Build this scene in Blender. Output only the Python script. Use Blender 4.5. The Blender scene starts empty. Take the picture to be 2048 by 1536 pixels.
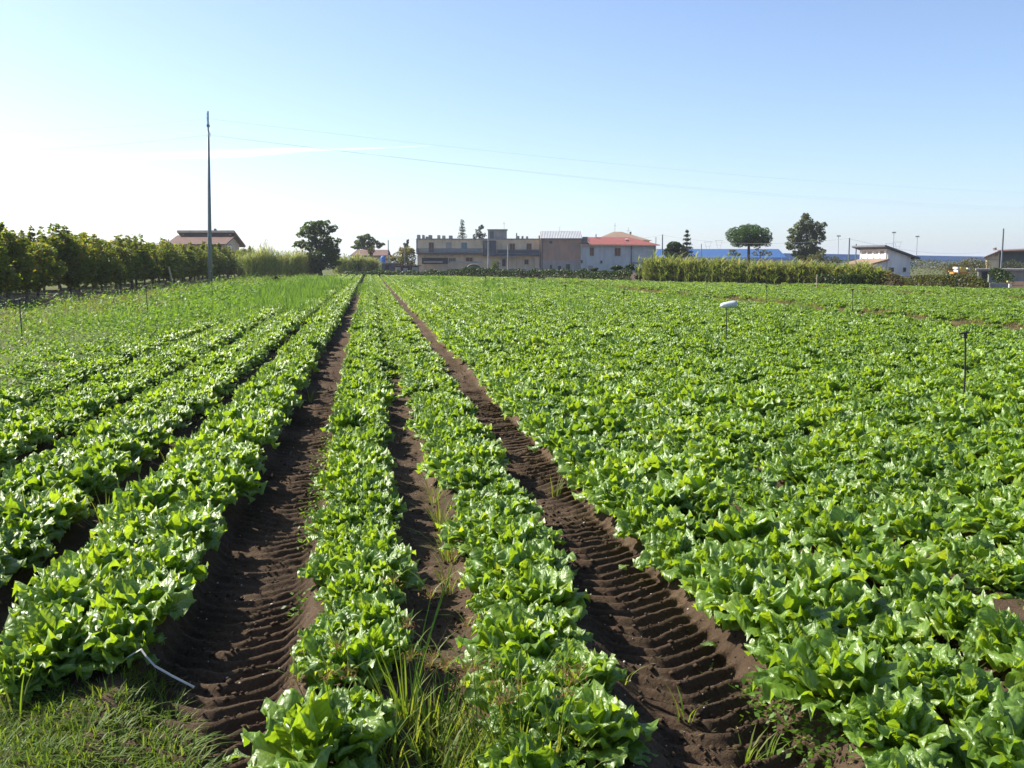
import bpy, math, random
import numpy as np
from mathutils import Vector, Matrix, Euler

random.seed(7)
R = np.random.default_rng(11)
SC = bpy.context.scene
COL = SC.collection

# ------------------------------------------------------------------ camera
FPX, HCAM, PITCH = 1991.0, 1.65, math.atan(241 / 1991.0)
cam_d = bpy.data.cameras.new('camera'); cam_d.lens = 35.0; cam_d.sensor_width = 36.0
cam_d.clip_start = 0.05; cam_d.clip_end = 12000
cam = bpy.data.objects.new('camera', cam_d); COL.objects.link(cam)
cam.location = (0, 0, HCAM); cam.rotation_euler = (math.pi / 2 - PITCH, 0, 0)
SC.camera = cam

# ------------------------------------------------------------------ sky, sun, exposure
SUN_AZ, SUN_EL = math.radians(-67), math.radians(41)     # azimuth from +Y, negative = left
SUN_DIR = Vector((math.sin(SUN_AZ) * math.cos(SUN_EL), math.cos(SUN_AZ) * math.cos(SUN_EL), math.sin(SUN_EL)))
world = bpy.data.worlds.new('World'); SC.world = world; world.use_nodes = True
wn = world.node_tree; wn.nodes.clear()
sky = wn.nodes.new('ShaderNodeTexSky'); sky.sky_type = 'NISHITA'; sky.sun_disc = False
sky.sun_elevation = SUN_EL; sky.sun_rotation = SUN_AZ
sky.altitude = 20; sky.air_density = 0.75; sky.dust_density = 1.0; sky.ozone_density = 2.9
bg = wn.nodes.new('ShaderNodeBackground'); bg.inputs[1].default_value = 0.106
wo = wn.nodes.new('ShaderNodeOutputWorld')


def wmath(op, a, b=None, clamp=False):
    n = wn.nodes.new('ShaderNodeMath'); n.operation = op; n.use_clamp = clamp
    for i, v in enumerate((a, b)):
        if v is None:
            continue
        if hasattr(v, 'links'):
            wn.links.new(v, n.inputs[i])
        else:
            n.inputs[i].default_value = v
    return n.outputs[0]


tc = wn.nodes.new('ShaderNodeTexCoord'); sp = wn.nodes.new('ShaderNodeSeparateXYZ')
wn.links.new(tc.outputs['Generated'], sp.inputs[0])
tanx = wmath('DIVIDE', sp.outputs[0], wmath('MAXIMUM', sp.outputs[1], 0.05))
tanz = wmath('DIVIDE', sp.outputs[2], wmath('MAXIMUM', sp.outputs[1], 0.05))
cmb = wn.nodes.new('ShaderNodeCombineXYZ')
wn.links.new(wmath('MULTIPLY', tanx, 7.0), cmb.inputs[0]); wn.links.new(wmath('MULTIPLY', tanz, 60.0), cmb.inputs[1])
cn = wn.nodes.new('ShaderNodeTexNoise'); cn.inputs['Scale'].default_value = 1.3; cn.inputs['Detail'].default_value = 6
wn.links.new(cmb.outputs[0], cn.inputs['Vector'])
mid = wmath('ADD', wmath('MULTIPLY', tanx, 0.03), wmath('ADD', wmath('MULTIPLY', wmath('MULTIPLY', tanx, tanx), -0.02), 0.1175))
wob = wmath('MULTIPLY', wmath('SUBTRACT', cn.outputs[0], 0.5), 0.012)
dist = wmath('ABSOLUTE', wmath('SUBTRACT', wmath('SUBTRACT', tanz, mid), wob))
taper = wmath('MULTIPLY', wmath('SUBTRACT', -0.08, tanx, True), 0.016, False)
wid = wmath('MINIMUM', wmath('ADD', taper, 0.0002), 0.0055)
core = wmath('SUBTRACT', 1.0, wmath('DIVIDE', dist, wid), True)
core = wmath('MULTIPLY', core, wmath('LESS_THAN', tanx, -0.08))
core = wmath('MULTIPLY', core, 0.5)
gain = wmath('ADD', core, 1.0)
vm = wn.nodes.new('ShaderNodeVectorMath'); vm.operation = 'SCALE'
wn.links.new(sky.outputs[0], vm.inputs[0]); wn.links.new(gain, vm.inputs['Scale'])
wb = wn.nodes.new('ShaderNodeVectorMath'); wb.operation = 'MULTIPLY'; wb.inputs[1].default_value = (1.01, 0.995, 1.0)   # camera white balance
wn.links.new(vm.outputs[0], wb.inputs[0]); wn.links.new(wb.outputs[0], bg.inputs[0]); wn.links.new(bg.outputs[0], wo.inputs[0])

sun_d = bpy.data.lights.new('sun', 'SUN'); sun_d.energy = 5.0; sun_d.angle = math.radians(0.53)
sun_d.color = (1.0, 0.93, 0.82)
sun = bpy.data.objects.new('sun', sun_d); COL.objects.link(sun)
sun.rotation_euler = SUN_DIR.to_track_quat('Z', 'Y').to_euler(); sun.location = (-20, 10, 30)

SC.view_settings.view_transform = 'Standard'; SC.view_settings.look = 'None'
SC.view_settings.exposure = 1.03; SC.view_settings.gamma = 1.0; SC.view_settings.use_curve_mapping = False
SC.render.engine = 'CYCLES'
SC.cycles.max_bounces = 8; SC.cycles.diffuse_bounces = 3; SC.cycles.transmission_bounces = 4
SC.cycles.glossy_bounces = 2; SC.cycles.volume_bounces = 0; SC.cycles.use_denoising = True

# ------------------------------------------------------------------ coordinates
CP, SP_ = math.cos(PITCH), math.sin(PITCH)
PHI = math.atan(0.1436 * CP)                    # crop rows run this much left of the view axis
ER = np.array([math.cos(PHI), math.sin(PHI)]); ES = np.array([-math.sin(PHI), math.cos(PHI)])


def V(u, v, d):
    """place of a feature at ground distance d"""
    a = (u - 1024) / FPX; b = (768 - v) / FPX; k = CP + b * SP_
    return Vector((d * a / k, d, HCAM + d * (b * CP - SP_) / k))


def VX(u, d):
    return d * (u - 1024) / FPX * CP


def VZ(v, d):
    return V(1024, v, d).z


def W(r, s, z=0.0):
    p = r * ER + s * ES
    return Vector((p[0], p[1], z))


def Gpt(u, v, z=0.0):
    a = (u - 1024) / FPX; b = (768 - v) / FPX
    t = (z - HCAM) / (b * CP - SP_)
    return Vector((a * t, (CP + b * SP_) * t, z))


def RS(p):
    return p[0] * ER[0] + p[1] * ER[1], p[0] * ES[0] + p[1] * ES[1]


def in_frame(p, m=0.03):
    y = p[1] * CP - (p[2] - HCAM) * SP_
    if y < 0.3:
        return False
    b = (p[2] - HCAM) * CP + p[1] * SP_
    return abs(p[0] / y) < 1024 / FPX + m and abs(b / y) < 768 / FPX + m


# ------------------------------------------------------------------ materials
MATS = {}


def new_mat(name):
    m = bpy.data.materials.new(name); m.use_nodes = True
    nt = m.node_tree; nt.nodes.clear()
    out = nt.nodes.new('ShaderNodeOutputMaterial'); MATS[name] = m
    return m, nt, out


def node(nt, typ, **kw):
    n = nt.nodes.new(typ)
    for k, v in kw.items():
        setattr(n, k, v)
    return n


def ramp(nt, fac, stops):
    r = nt.nodes.new('ShaderNodeValToRGB')
    el = r.color_ramp.elements
    while len(el) < len(stops):
        el.new(0.5)
    for e, (p, c) in zip(el, stops):
        e.position = p; e.color = (*c, 1)
    nt.links.new(fac, r.inputs[0])
    return r.outputs[0]


def noise(nt, scale, detail=4, rough=0.55, coord=None, w=None):
    n = nt.nodes.new('ShaderNodeTexNoise')
    n.inputs['Scale'].default_value = scale; n.inputs['Detail'].default_value = detail
    n.inputs['Roughness'].default_value = rough
    if coord is not None:
        nt.links.new(coord, n.inputs['Vector'])
    return n.outputs[0]


def plain(name, c1, c2=None, rough=0.8, scale=1.2, bump=0.0, bscale=30, spec=0.3, metal=0.0):
    """weathered surface: two tones by noise, optional relief"""
    m, nt, out = new_mat(name)
    b = nt.nodes.new('ShaderNodeBsdfPrincipled')
    b.inputs['Roughness'].default_value = rough; b.inputs['Metallic'].default_value = metal
    b.inputs['Specular IOR Level'].default_value = spec
    g = nt.nodes.new('ShaderNodeTexCoord')
    c2 = c2 or tuple(x * 0.72 for x in c1)
    f = noise(nt, scale, 8, 0.65, g.outputs['Object'])
    col = ramp(nt, f, [(0.33, c2), (0.62, c1)])
    if 'plaster' in name:                                   # rain streaks and dirt run down the wall
        mp = nt.nodes.new('ShaderNodeMapping'); mp.inputs['Scale'].default_value = (1.6, 1.6, 0.22)
        nt.links.new(g.outputs['Object'], mp.inputs['Vector'])
        st = ramp(nt, noise(nt, 1.0, 8, 0.7, mp.outputs[0]), [(0.36, (0.55, 0.52, 0.50)), (0.56, (1.0, 1.0, 1.0))])
        mm = nt.nodes.new('ShaderNodeMixRGB'); mm.blend_type = 'MULTIPLY'; mm.inputs[0].default_value = 0.4
        nt.links.new(col, mm.inputs[1]); nt.links.new(st, mm.inputs[2]); col = mm.outputs[0]
    nt.links.new(col, b.inputs['Base Color'])
    if bump:
        bp = nt.nodes.new('ShaderNodeBump'); bp.inputs['Strength'].default_value = bump
        nt.links.new(noise(nt, bscale, 5, 0.6, g.outputs['Object']), bp.inputs['Height'])
        nt.links.new(bp.outputs[0], b.inputs['Normal'])
    nt.links.new(b.outputs[0], out.inputs[0])
    return m


def foliage(name, cols, trans=0.35, rough=0.5, spec=0.35, tcol=None):
    """leaf material: per-leaf tint from the attribute 'tint', see-through light"""
    m, nt, out = new_mat(name)
    at = nt.nodes.new('ShaderNodeAttribute'); at.attribute_name = 'tint'
    n = len(cols)
    col = ramp(nt, at.outputs['Fac'], [(i / max(1, n - 1), c) for i, c in enumerate(cols)])
    b = nt.nodes.new('ShaderNodeBsdfPrincipled'); b.inputs['Roughness'].default_value = rough
    b.inputs['Specular IOR Level'].default_value = spec
    nt.links.new(col, b.inputs['Base Color'])
    t = nt.nodes.new('ShaderNodeBsdfTranslucent')
    mx = nt.nodes.new('ShaderNodeMixRGB'); mx.blend_type = 'MULTIPLY'; mx.inputs[0].default_value = 1
    mx.inputs[2].default_value = (*(tcol or (1.7, 1.5, 0.6)), 1)
    nt.links.new(col, mx.inputs[1]); nt.links.new(mx.outputs[0], t.inputs[0])
    s = nt.nodes.new('ShaderNodeMixShader'); s.inputs[0].default_value = trans
    nt.links.new(b.outputs[0], s.inputs[1]); nt.links.new(t.outputs[0], s.inputs[2])
    nt.links.new(s.outputs[0], out.inputs[0])
    return m


def lettuce_mat():
    m, nt, out = new_mat('lettuce_leaf')
    uv = nt.nodes.new('ShaderNodeUVMap'); uv.uv_map = 'UVMap'
    s = nt.nodes.new('ShaderNodeSeparateXYZ'); nt.links.new(uv.outputs[0], s.inputs[0])
    oi = nt.nodes.new('ShaderNodeObjectInfo')
    g = nt.nodes.new('ShaderNodeTexCoord')

    def mth(op, a, b=None, c=False):
        n = nt.nodes.new('ShaderNodeMath'); n.operation = op; n.use_clamp = c
        for i, v in enumerate((a, b)):
            if v is None:
                continue
            if hasattr(v, 'links'):
                nt.links.new(v, n.inputs[i])
            else:
                n.inputs[i].default_value = v
        return n.outputs[0]
    au = mth('ABSOLUTE', mth('SUBTRACT', s.outputs[0], 0.5))
    rib = mth('SUBTRACT', 1.0, mth('MULTIPLY', au, 26.0), True)
    rib = mth('MULTIPLY', rib, mth('SUBTRACT', 1.1, s.outputs[1], True))
    vein = nt.nodes.new('ShaderNodeTexWave'); vein.wave_type = 'BANDS'; vein.bands_direction = 'Y'
    vv = nt.nodes.new('ShaderNodeCombineXYZ')
    nt.links.new(au, vv.inputs[0]); nt.links.new(mth('SUBTRACT', s.outputs[1], mth('MULTIPLY', au, 0.9)), vv.inputs[1])
    nt.links.new(vv.outputs[0], vein.inputs[0]); vein.inputs['Scale'].default_value = 2.6
    vein.inputs['Distortion'].default_value = 1.5
    vf = mth('MULTIPLY', mth('POWER', vein.outputs[1], 6.0), 0.22)
    lite = mth('MAXIMUM', mth('MULTIPLY', rib, 0.7), vf)
    base = ramp(nt, mth('ADD', mth('MULTIPLY', oi.outputs['Random'], 0.6), mth('MULTIPLY', noise(nt, 9, 3, 0.5, g.outputs['Object']), 0.4)),
                [(0.1, (0.083, 0.172, 0.016)), (0.5, (0.124, 0.233, 0.022)), (0.80, (0.170, 0.288, 0.028)), (0.93, (0.27, 0.30, 0.035))])
    mx = nt.nodes.new('ShaderNodeMixRGB'); nt.links.new(lite, mx.inputs[0]); nt.links.new(base, mx.inputs[1])
    mx.inputs[2].default_value = (0.30, 0.42, 0.12, 1)
    b = nt.nodes.new('ShaderNodeBsdfPrincipled')
    b.inputs['Roughness'].default_value = 0.42; b.inputs['Specular IOR Level'].default_value = 0.9
    nt.links.new(mx.outputs[0], b.inputs['Base Color'])
    bp = nt.nodes.new('ShaderNodeBump'); bp.inputs['Strength'].default_value = 0.65; bp.inputs['Distance'].default_value = 0.006
    nt.links.new(mth('ADD', noise(nt, 75, 3, 0.55, g.outputs['Object']), mth('MULTIPLY', vein.outputs[1], 0.35)), bp.inputs['Height'])
    nt.links.new(bp.outputs[0], b.inputs['Normal'])
    t = nt.nodes.new('ShaderNodeBsdfTranslucent')
    m2 = nt.nodes.new('ShaderNodeMixRGB'); m2.blend_type = 'MULTIPLY'; m2.inputs[0].default_value = 1
    m2.inputs[2].default_value = (2.7, 2.2, 0.7, 1)
    nt.links.new(mx.outputs[0], m2.inputs[1]); nt.links.new(m2.outputs[0], t.inputs[0])
    nt.links.new(bp.outputs[0], t.inputs['Normal'])
    sh = nt.nodes.new('ShaderNodeMixShader'); sh.inputs[0].default_value = 0.43
    nt.links.new(b.outputs[0], sh.inputs[1]); nt.links.new(t.outputs[0], sh.inputs[2])
    nt.links.new(sh.outputs[0], out.inputs[0])
    return m


def soil_mat():
    m, nt, out = new_mat('soil')
    g = nt.nodes.new('ShaderNodeTexCoord')
    b = nt.nodes.new('ShaderNodeBsdfPrincipled'); b.inputs['Roughness'].default_value = 0.92
    b.inputs['Specular IOR Level'].default_value = 0.15
    f1 = noise(nt, 0.9, 6, 0.6, g.outputs['Object']); f2 = noise(nt, 70, 6, 0.7, g.outputs['Object'])
    mx = nt.nodes.new('ShaderNodeMath'); mx.operation = 'MULTIPLY_ADD'
    nt.links.new(f2, mx.inputs[0]); mx.inputs[1].default_value = 0.5
    h = nt.nodes.new('ShaderNodeMath'); h.operation = 'MULTIPLY'; h.inputs[1].default_value = 0.5
    nt.links.new(f1, h.inputs[0]); nt.links.new(h.outputs[0], mx.inputs[2])
    c = ramp(nt, mx.outputs[0], [(0.30, (0.036, 0.024, 0.015)), (0.5, (0.076, 0.051, 0.032)), (0.72, (0.150, 0.106, 0.069))])
    nt.links.new(c, b.inputs['Base Color'])
    bp = nt.nodes.new('ShaderNodeBump'); bp.inputs['Strength'].default_value = 0.8; bp.inputs['Distance'].default_value = 0.02
    nt.links.new(noise(nt, 45, 8, 0.72, g.outputs['Object']), bp.inputs['Height'])
    nt.links.new(bp.outputs[0], b.inputs['Normal'])
    nt.links.new(b.outputs[0], out.inputs[0])
    return m


def ribbed(name, c1, c2, scale, axis='X', rough=0.6, spec=0.3):
    """roof covering with ribs"""
    m, nt, out = new_mat(name)
    g = nt.nodes.new('ShaderNodeTexCoord')
    b = nt.nodes.new('ShaderNodeBsdfPrincipled'); b.inputs['Roughness'].default_value = rough
    b.inputs['Specular IOR Level'].default_value = spec
    w = nt.nodes.new('ShaderNodeTexWave'); w.bands_direction = axis; w.inputs['Scale'].default_value = scale
    w.inputs['Distortion'].default_value = 0.3
    nt.links.new(g.outputs['Object'], w.inputs[0])
    f = noise(nt, 1.0, 8, 0.7, g.outputs['Object'])
    c = ramp(nt, f, [(0.35, c2), (0.65, c1)])
    nt.links.new(c, b.inputs['Base Color'])
    bp = nt.nodes.new('ShaderNodeBump'); bp.inputs['Strength'].default_value = 1.0; bp.inputs['Distance'].default_value = 0.06
    nt.links.new(w.outputs[1], bp.inputs['Height']); nt.links.new(bp.outputs[0], b.inputs['Normal'])
    nt.links.new(b.outputs[0], out.inputs[0])
    return m


M_LET = lettuce_mat()
M_SOIL = soil_mat()
M_GROUND = plain('meadow_ground', (0.085, 0.115, 0.03), (0.10, 0.085, 0.045), 0.95, 0.25, 0.4, 14, 0.1)
M_GRASS = foliage('grass_blade', [(0.08, 0.15, 0.02), (0.13, 0.21, 0.03), (0.20, 0.23, 0.06)], 0.5, 0.5, 0.25)
M_DRY = foliage('dry_grass', [(0.17, 0.13, 0.06), (0.24, 0.20, 0.09), (0.13, 0.17, 0.04)], 0.45, 0.7, 0.15, (1.2, 1.1, 0.8))
M_WEED = foliage('weed_leaf', [(0.075, 0.17, 0.02), (0.115, 0.23, 0.03), (0.16, 0.25, 0.045)], 0.5, 0.5, 0.3)
M_FEATHER = foliage('feather_weed', [(0.09, 0.19, 0.035), (0.13, 0.24, 0.05)], 0.5, 0.6, 0.2)
M_ORCH = foliage('orchard_leaf', [(0.07, 0.125, 0.022), (0.11, 0.17, 0.028), (0.16, 0.19, 0.028), (0.20, 0.18, 0.035)], 0.6, 0.5, 0.3)
M_WALNUT = foliage('walnut_leaf', [(0.055, 0.095, 0.022), (0.095, 0.145, 0.035)], 0.42, 0.45, 0.4)
M_PINE = foliage('pine_needle', [(0.035, 0.085, 0.016), (0.06, 0.13, 0.022)], 0.25, 0.55, 0.3)
M_DARKCON = foliage('conifer_needle', [(0.016, 0.035, 0.016), (0.03, 0.055, 0.022)], 0.2, 0.55, 0.3)
M_EUC = foliage('eucalyptus_leaf', [(0.07, 0.10, 0.045), (0.12, 0.155, 0.075)], 0.38, 0.42, 0.45)
M_HEDGE = foliage('hedge_leaf', [(0.024, 0.048, 0.015), (0.045, 0.08, 0.022)], 0.3, 0.5, 0.3)
M_BUSH = foliage('bush_leaf', [(0.05, 0.075, 0.02), (0.09, 0.11, 0.03), (0.13, 0.12, 0.045)], 0.35, 0.5, 0.3)
M_OLIVE = foliage('olive_leaf', [(0.07, 0.085, 0.05), (0.11, 0.125, 0.075), (0.14, 0.12, 0.07)], 0.3, 0.5, 0.3)
M_YEL = foliage('yellow_bush_leaf', [(0.10, 0.13, 0.02), (0.17, 0.18, 0.03), (0.2, 0.15, 0.03)], 0.4, 0.5, 0.3)
M_REED = foliage('reed_leaf', [(0.11, 0.18, 0.055), (0.17, 0.245, 0.085), (0.34, 0.32, 0.21)], 0.5, 0.5, 0.35)
M_SEED = foliage('seed_head', [(0.22, 0.13, 0.05), (0.30, 0.19, 0.08)], 0.3, 0.7, 0.2, (1.1, 1.0, 0.8))
M_BARK = plain('bark', (0.10, 0.08, 0.06), (0.05, 0.04, 0.03), 0.95, 6, 0.5, 30)
M_STEEL = plain('painted_steel_pole', (0.20, 0.23, 0.24), (0.15, 0.18, 0.19), 0.55, 1.0, 0, 0, 0.4)
M_CONC = plain('concrete', (0.36, 0.35, 0.32), (0.26, 0.25, 0.23), 0.9, 1.5)
M_INSUL = plain('insulator_glass', (0.45, 0.60, 0.62), (0.35, 0.5, 0.52), 0.2, 3, 0, 0, 0.6)
M_WIRE = plain('wire', (0.42, 0.46, 0.50), (0.36, 0.40, 0.44), 0.6, 2, 0, 0, 0.3)
M_BLACK = plain('black_pipe', (0.025, 0.025, 0.026), (0.04, 0.038, 0.035), 0.5, 8)
M_WOODST = plain('pale_wood', (0.45, 0.38, 0.26), (0.32, 0.27, 0.18), 0.85, 8)
M_BEIGE = plain('beige_plaster', (0.74, 0.57, 0.38), (0.58, 0.46, 0.32), 0.9, 0.5)
M_TAN = plain('tan_plaster', (0.68, 0.53, 0.38), (0.58, 0.45, 0.33), 0.9, 0.5)
M_GREYPL = plain('grey_plaster', (0.36, 0.34, 0.31), (0.27, 0.26, 0.24), 0.9, 0.6)
M_BLUEPL = plain('pale_blue_grey_plaster', (0.46, 0.51, 0.52), (0.38, 0.43, 0.45), 0.9, 0.35)
M_OLDBRICK = plain('old_brick_plaster', (0.42, 0.27, 0.20), (0.28, 0.23, 0.19), 0.95, 0.35, 0.4, 12)
M_WHITE = plain('white_plaster', (0.80, 0.79, 0.76), (0.70, 0.69, 0.66), 0.85, 0.5)
M_SHUT = plain('brown_shutter', (0.16, 0.085, 0.05), (0.12, 0.06, 0.04), 0.7, 2)
M_BSHUT = plain('blue_green_shutter', (0.13, 0.22, 0.25), (0.10, 0.18, 0.21), 0.7, 2)
M_DARK = plain('dark_opening', (0.035, 0.038, 0.042), (0.025, 0.028, 0.03), 0.5, 2)
M_GLASS = plain('window_glass', (0.06, 0.075, 0.085), (0.045, 0.055, 0.065), 0.08, 2, 0, 0, 0.7)
M_SLATE = plain('dark_panel', (0.10, 0.11, 0.13), (0.07, 0.08, 0.10), 0.7, 1.0)
M_RAIL = plain('rail_metal', (0.16, 0.19, 0.22), (0.12, 0.15, 0.17), 0.5, 2)
M_REDTILE = ribbed('red_roof_tile', (0.31, 0.075, 0.058), (0.24, 0.06, 0.048), 1.6)
M_BROWNTILE = ribbed('brown_roof_tile', (0.19, 0.105, 0.08), (0.14, 0.08, 0.06), 1.6)
M_TANTILE = ribbed('weathered_roof_tile', (0.31, 0.205, 0.135), (0.25, 0.165, 0.11), 1.6)
M_SHEET = ribbed('pale_sheet_roof', (0.40, 0.41, 0.41), (0.32, 0.33, 0.33), 1.1, 'X', 0.45)
M_BLUEROOF = ribbed('blue_sheet_roof', (0.022, 0.095, 0.27), (0.018, 0.08, 0.23), 0.4, 'X', 0.5)
M_PALEWALL = plain('pale_panel_wall', (0.50, 0.53, 0.56), (0.43, 0.46, 0.49), 0.8, 0.1)
M_WOODEAVE = plain('pale_wood_soffit', (0.62, 0.54, 0.44), (0.55, 0.47, 0.38), 0.8, 1)
M_DRUM = plain('blue_plastic', (0.03, 0.17, 0.50), (0.025, 0.14, 0.42), 0.4, 2)
M_WPLAST = plain('white_plastic', (0.62, 0.65, 0.68), (0.42, 0.45, 0.48), 0.4, 12)
M_YPAINT = plain('yellow_paint', (0.70, 0.52, 0.12), (0.60, 0.42, 0.08), 0.5, 2)
M_OPAINT = plain('orange_paint', (0.65, 0.26, 0.05), (0.5, 0.2, 0.04), 0.5, 2)
M_RUBBER = plain('rubber', (0.03, 0.03, 0.03), None, 0.85, 4)
M_CREAM = plain('cream_panel', (0.78, 0.74, 0.62), (0.68, 0.64, 0.54), 0.7, 1)
M_STONE = plain('pebble', (0.55, 0.50, 0.44), (0.40, 0.36, 0.31), 0.9, 4)
M_TAPE = plain('pale_plastic_strip', (0.50, 0.52, 0.52), (0.30, 0.27, 0.23), 0.4, 14)
M_BRUSH = plain('dry_twig', (0.20, 0.15, 0.11), (0.12, 0.09, 0.07), 0.9, 6)
M_HILL = plain('far_hill', (0.05, 0.075, 0.04), (0.035, 0.055, 0.03), 0.95, 0.004)
M_TUNNEL = plain('green_netting', (0.10, 0.13, 0.12), (0.08, 0.10, 0.09), 0.8, 2)


# ------------------------------------------------------------------ mesh helpers
def wloc(o):
    v = Vector((0, 0, 0))
    while o is not None:
        v += o.location; o = o.parent
    return v


def mesh_np(name, verts, faces, mat, parent=None, tint=None, smooth=False, uv=None, link=True, local=False):
    """faces: (n,k) int array of equal-size polygons"""
    verts = np.asarray(verts, dtype=np.float32).reshape(-1, 3)
    if parent is not None and not local:
        verts = verts - np.array(wloc(parent), dtype=np.float32)
    faces = np.asarray(faces, dtype=np.int32)
    me = bpy.data.meshes.new(name)
    n, k = faces.shape
    me.vertices.add(len(verts)); me.vertices.foreach_set('co', verts.ravel())
    me.loops.add(n * k); me.loops.foreach_set('vertex_index', faces.ravel())
    me.polygons.add(n); me.polygons.foreach_set('loop_start', np.arange(0, n * k, k, dtype=np.int32))
    me.polygons.foreach_set('loop_total', np.full(n, k, dtype=np.int32))
    if smooth:
        me.polygons.foreach_set('use_smooth', np.ones(n, dtype=bool))
    if tint is not None:
        a = me.attributes.new('tint', 'FLOAT', 'POINT'); a.data.foreach_set('value', np.asarray(tint, dtype=np.float32))
    if uv is not None:
        l = me.uv_layers.new(name='UVMap'); l.data.foreach_set('uv', np.asarray(uv, dtype=np.float32)[faces.ravel()].ravel())
    me.materials.append(mat); me.update(); me.validate()
    if not link:
        return me
    return obj(name, me, parent)


def obj(name, me, parent=None):
    o = bpy.data.objects.new(name, me); COL.objects.link(o)
    if parent is not None:
        o.parent = parent
    return o


class MB:
    """collects shapes (world coordinates) and links them as ONE mesh"""

    def __init__(s):
        s.v = []; s.f = []

    def add(s, vs, fs):
        n = len(s.v); s.v += [tuple(v) for v in vs]; s.f += [tuple(i + n for i in f) for f in fs]; return s

    def box(s, x0, x1, y0, y1, z0, z1):
        if x0 > x1: x0, x1 = x1, x0
        if y0 > y1: y0, y1 = y1, y0
        if z0 > z1: z0, z1 = z1, z0
        return s.add([(x0, y0, z0), (x1, y0, z0), (x1, y1, z0), (x0, y1, z0), (x0, y0, z1), (x1, y0, z1), (x1, y1, z1), (x0, y1, z1)],
                     [(0, 3, 2, 1), (4, 5, 6, 7), (0, 1, 5, 4), (1, 2, 6, 5), (2, 3, 7, 6), (3, 0, 4, 7)])

    def vbox(s, u0, u1, v0, v1, d0, d1):
        """box whose front face (at distance d0) spans these picture columns and rows"""
        return s.box(VX(u0, d0), VX(u1, d0), d0, d1, VZ(v1, d0), VZ(v0, d0))

    def slab(s, quad, t):
        """four corner points thickened downwards"""
        q = [Vector(p) for p in quad]
        n = (q[1] - q[0]).cross(q[3] - q[0]).normalized()
        if n.z < 0: n = -n
        lo = [p - n * t for p in q]
        fs = [(0, 1, 2, 3), (7, 6, 5, 4), (0, 4, 5, 1), (1, 5, 6, 2), (2, 6, 7, 3), (3, 7, 4, 0)]
        return s.add(q + lo, fs)

    def prism(s, poly, axis_from, axis_to, axis='y'):
        """polygon (a,z) extruded along y or x"""
        n = len(poly)
        if axis == 'y':
            vs = [(a, axis_from, z) for a, z in poly] + [(a, axis_to, z) for a, z in poly]
        else:
            vs = [(axis_from, a, z) for a, z in poly] + [(axis_to, a, z) for a, z in poly]
        fs = [tuple(range(n)), tuple(range(2 * n - 1, n - 1, -1))]
        fs += [(i, i + n, (i + 1) % n + n, (i + 1) % n) for i in range(n)]
        return s.add(vs, fs)

    def tube(s, pts, rad, n=6, cap=True):
        pts = [Vector(p) for p in pts]; m = len(pts)
        if not hasattr(rad, '__len__'): rad = [rad] * m
        vs = []
        for i, p in enumerate(pts):
            t = (pts[min(i + 1, m - 1)] - pts[max(i - 1, 0)]).normalized()
            a = t.cross(Vector((0, 0, 1)) if abs(t.z) < 0.9 else Vector((1, 0, 0))).normalized(); b = t.cross(a)
            vs += [p + (a * math.cos(q) + b * math.sin(q)) * rad[i] for q in (2 * math.pi * k / n for k in range(n))]
        fs = [(i * n + k, i * n + (k + 1) % n, (i + 1) * n + (k + 1) % n, (i + 1) * n + k) for i in range(m - 1) for k in range(n)]
        if cap: fs += [tuple(range(n - 1, -1, -1)), tuple((m - 1) * n + k for k in range(n))]
        return s.add(vs, fs)

    def build(s, name, mat, parent=None, smooth=False):
        o = wloc(parent) if parent is not None else Vector((0, 0, 0))
        me = bpy.data.meshes.new(name); me.from_pydata([Vector(v) - o for v in s.v], [], s.f)
        me.materials.append(mat)
        if smooth:
            me.polygons.foreach_set('use_smooth', np.ones(len(me.polygons), dtype=bool))
        me.update()
        return obj(name, me, parent)


def tag(o, label=None, cat=None, group=None, kind=None):
    if label: o['label'] = label
    if cat: o['category'] = cat
    if group: o['group'] = group
    if kind: o['kind'] = kind
    return o


def thing(name, label, cat, loc=(0, 0, 0), group=None):
    o = bpy.data.objects.new(name, None); COL.objects.link(o); o.location = loc
    o.empty_display_size = 0.2
    return tag(o, label, cat, group)


def vnoise(x, y, seed=0):
    """smooth value noise on arrays"""
    xi = np.floor(x).astype(np.int64); yi = np.floor(y).astype(np.int64); fx = x - xi; fy = y - yi
    fx = fx * fx * (3 - 2 * fx); fy = fy * fy * (3 - 2 * fy)

    def h(a, b):
        n = (a * 374761393 + b * 668265263 + seed * 1442695041) & 0x7fffffff
        n = ((n ^ (n >> 13)) * 1274126177) & 0x7fffffff
        return ((n ^ (n >> 16)) & 0xffff) / 65535.0
    return (h(xi, yi) * (1 - fx) + h(xi + 1, yi) * fx) * (1 - fy) + (h(xi, yi + 1) * (1 - fx) + h(xi + 1, yi + 1) * fx) * fy


# ------------------------------------------------------------------ the ground
PITCHB = 0.975
TRACKS = (-0.61, 1.19)


def bed_center(k):
    if k <= -1: return -1.15 + PITCHB * (k + 1)
    return {0: -0.09, 1: 0.71}.get(k, 1.80 + PITCHB * (k - 2))


CENTERS = np.array([bed_center(k) for k in range(-6, 90)])


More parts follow.
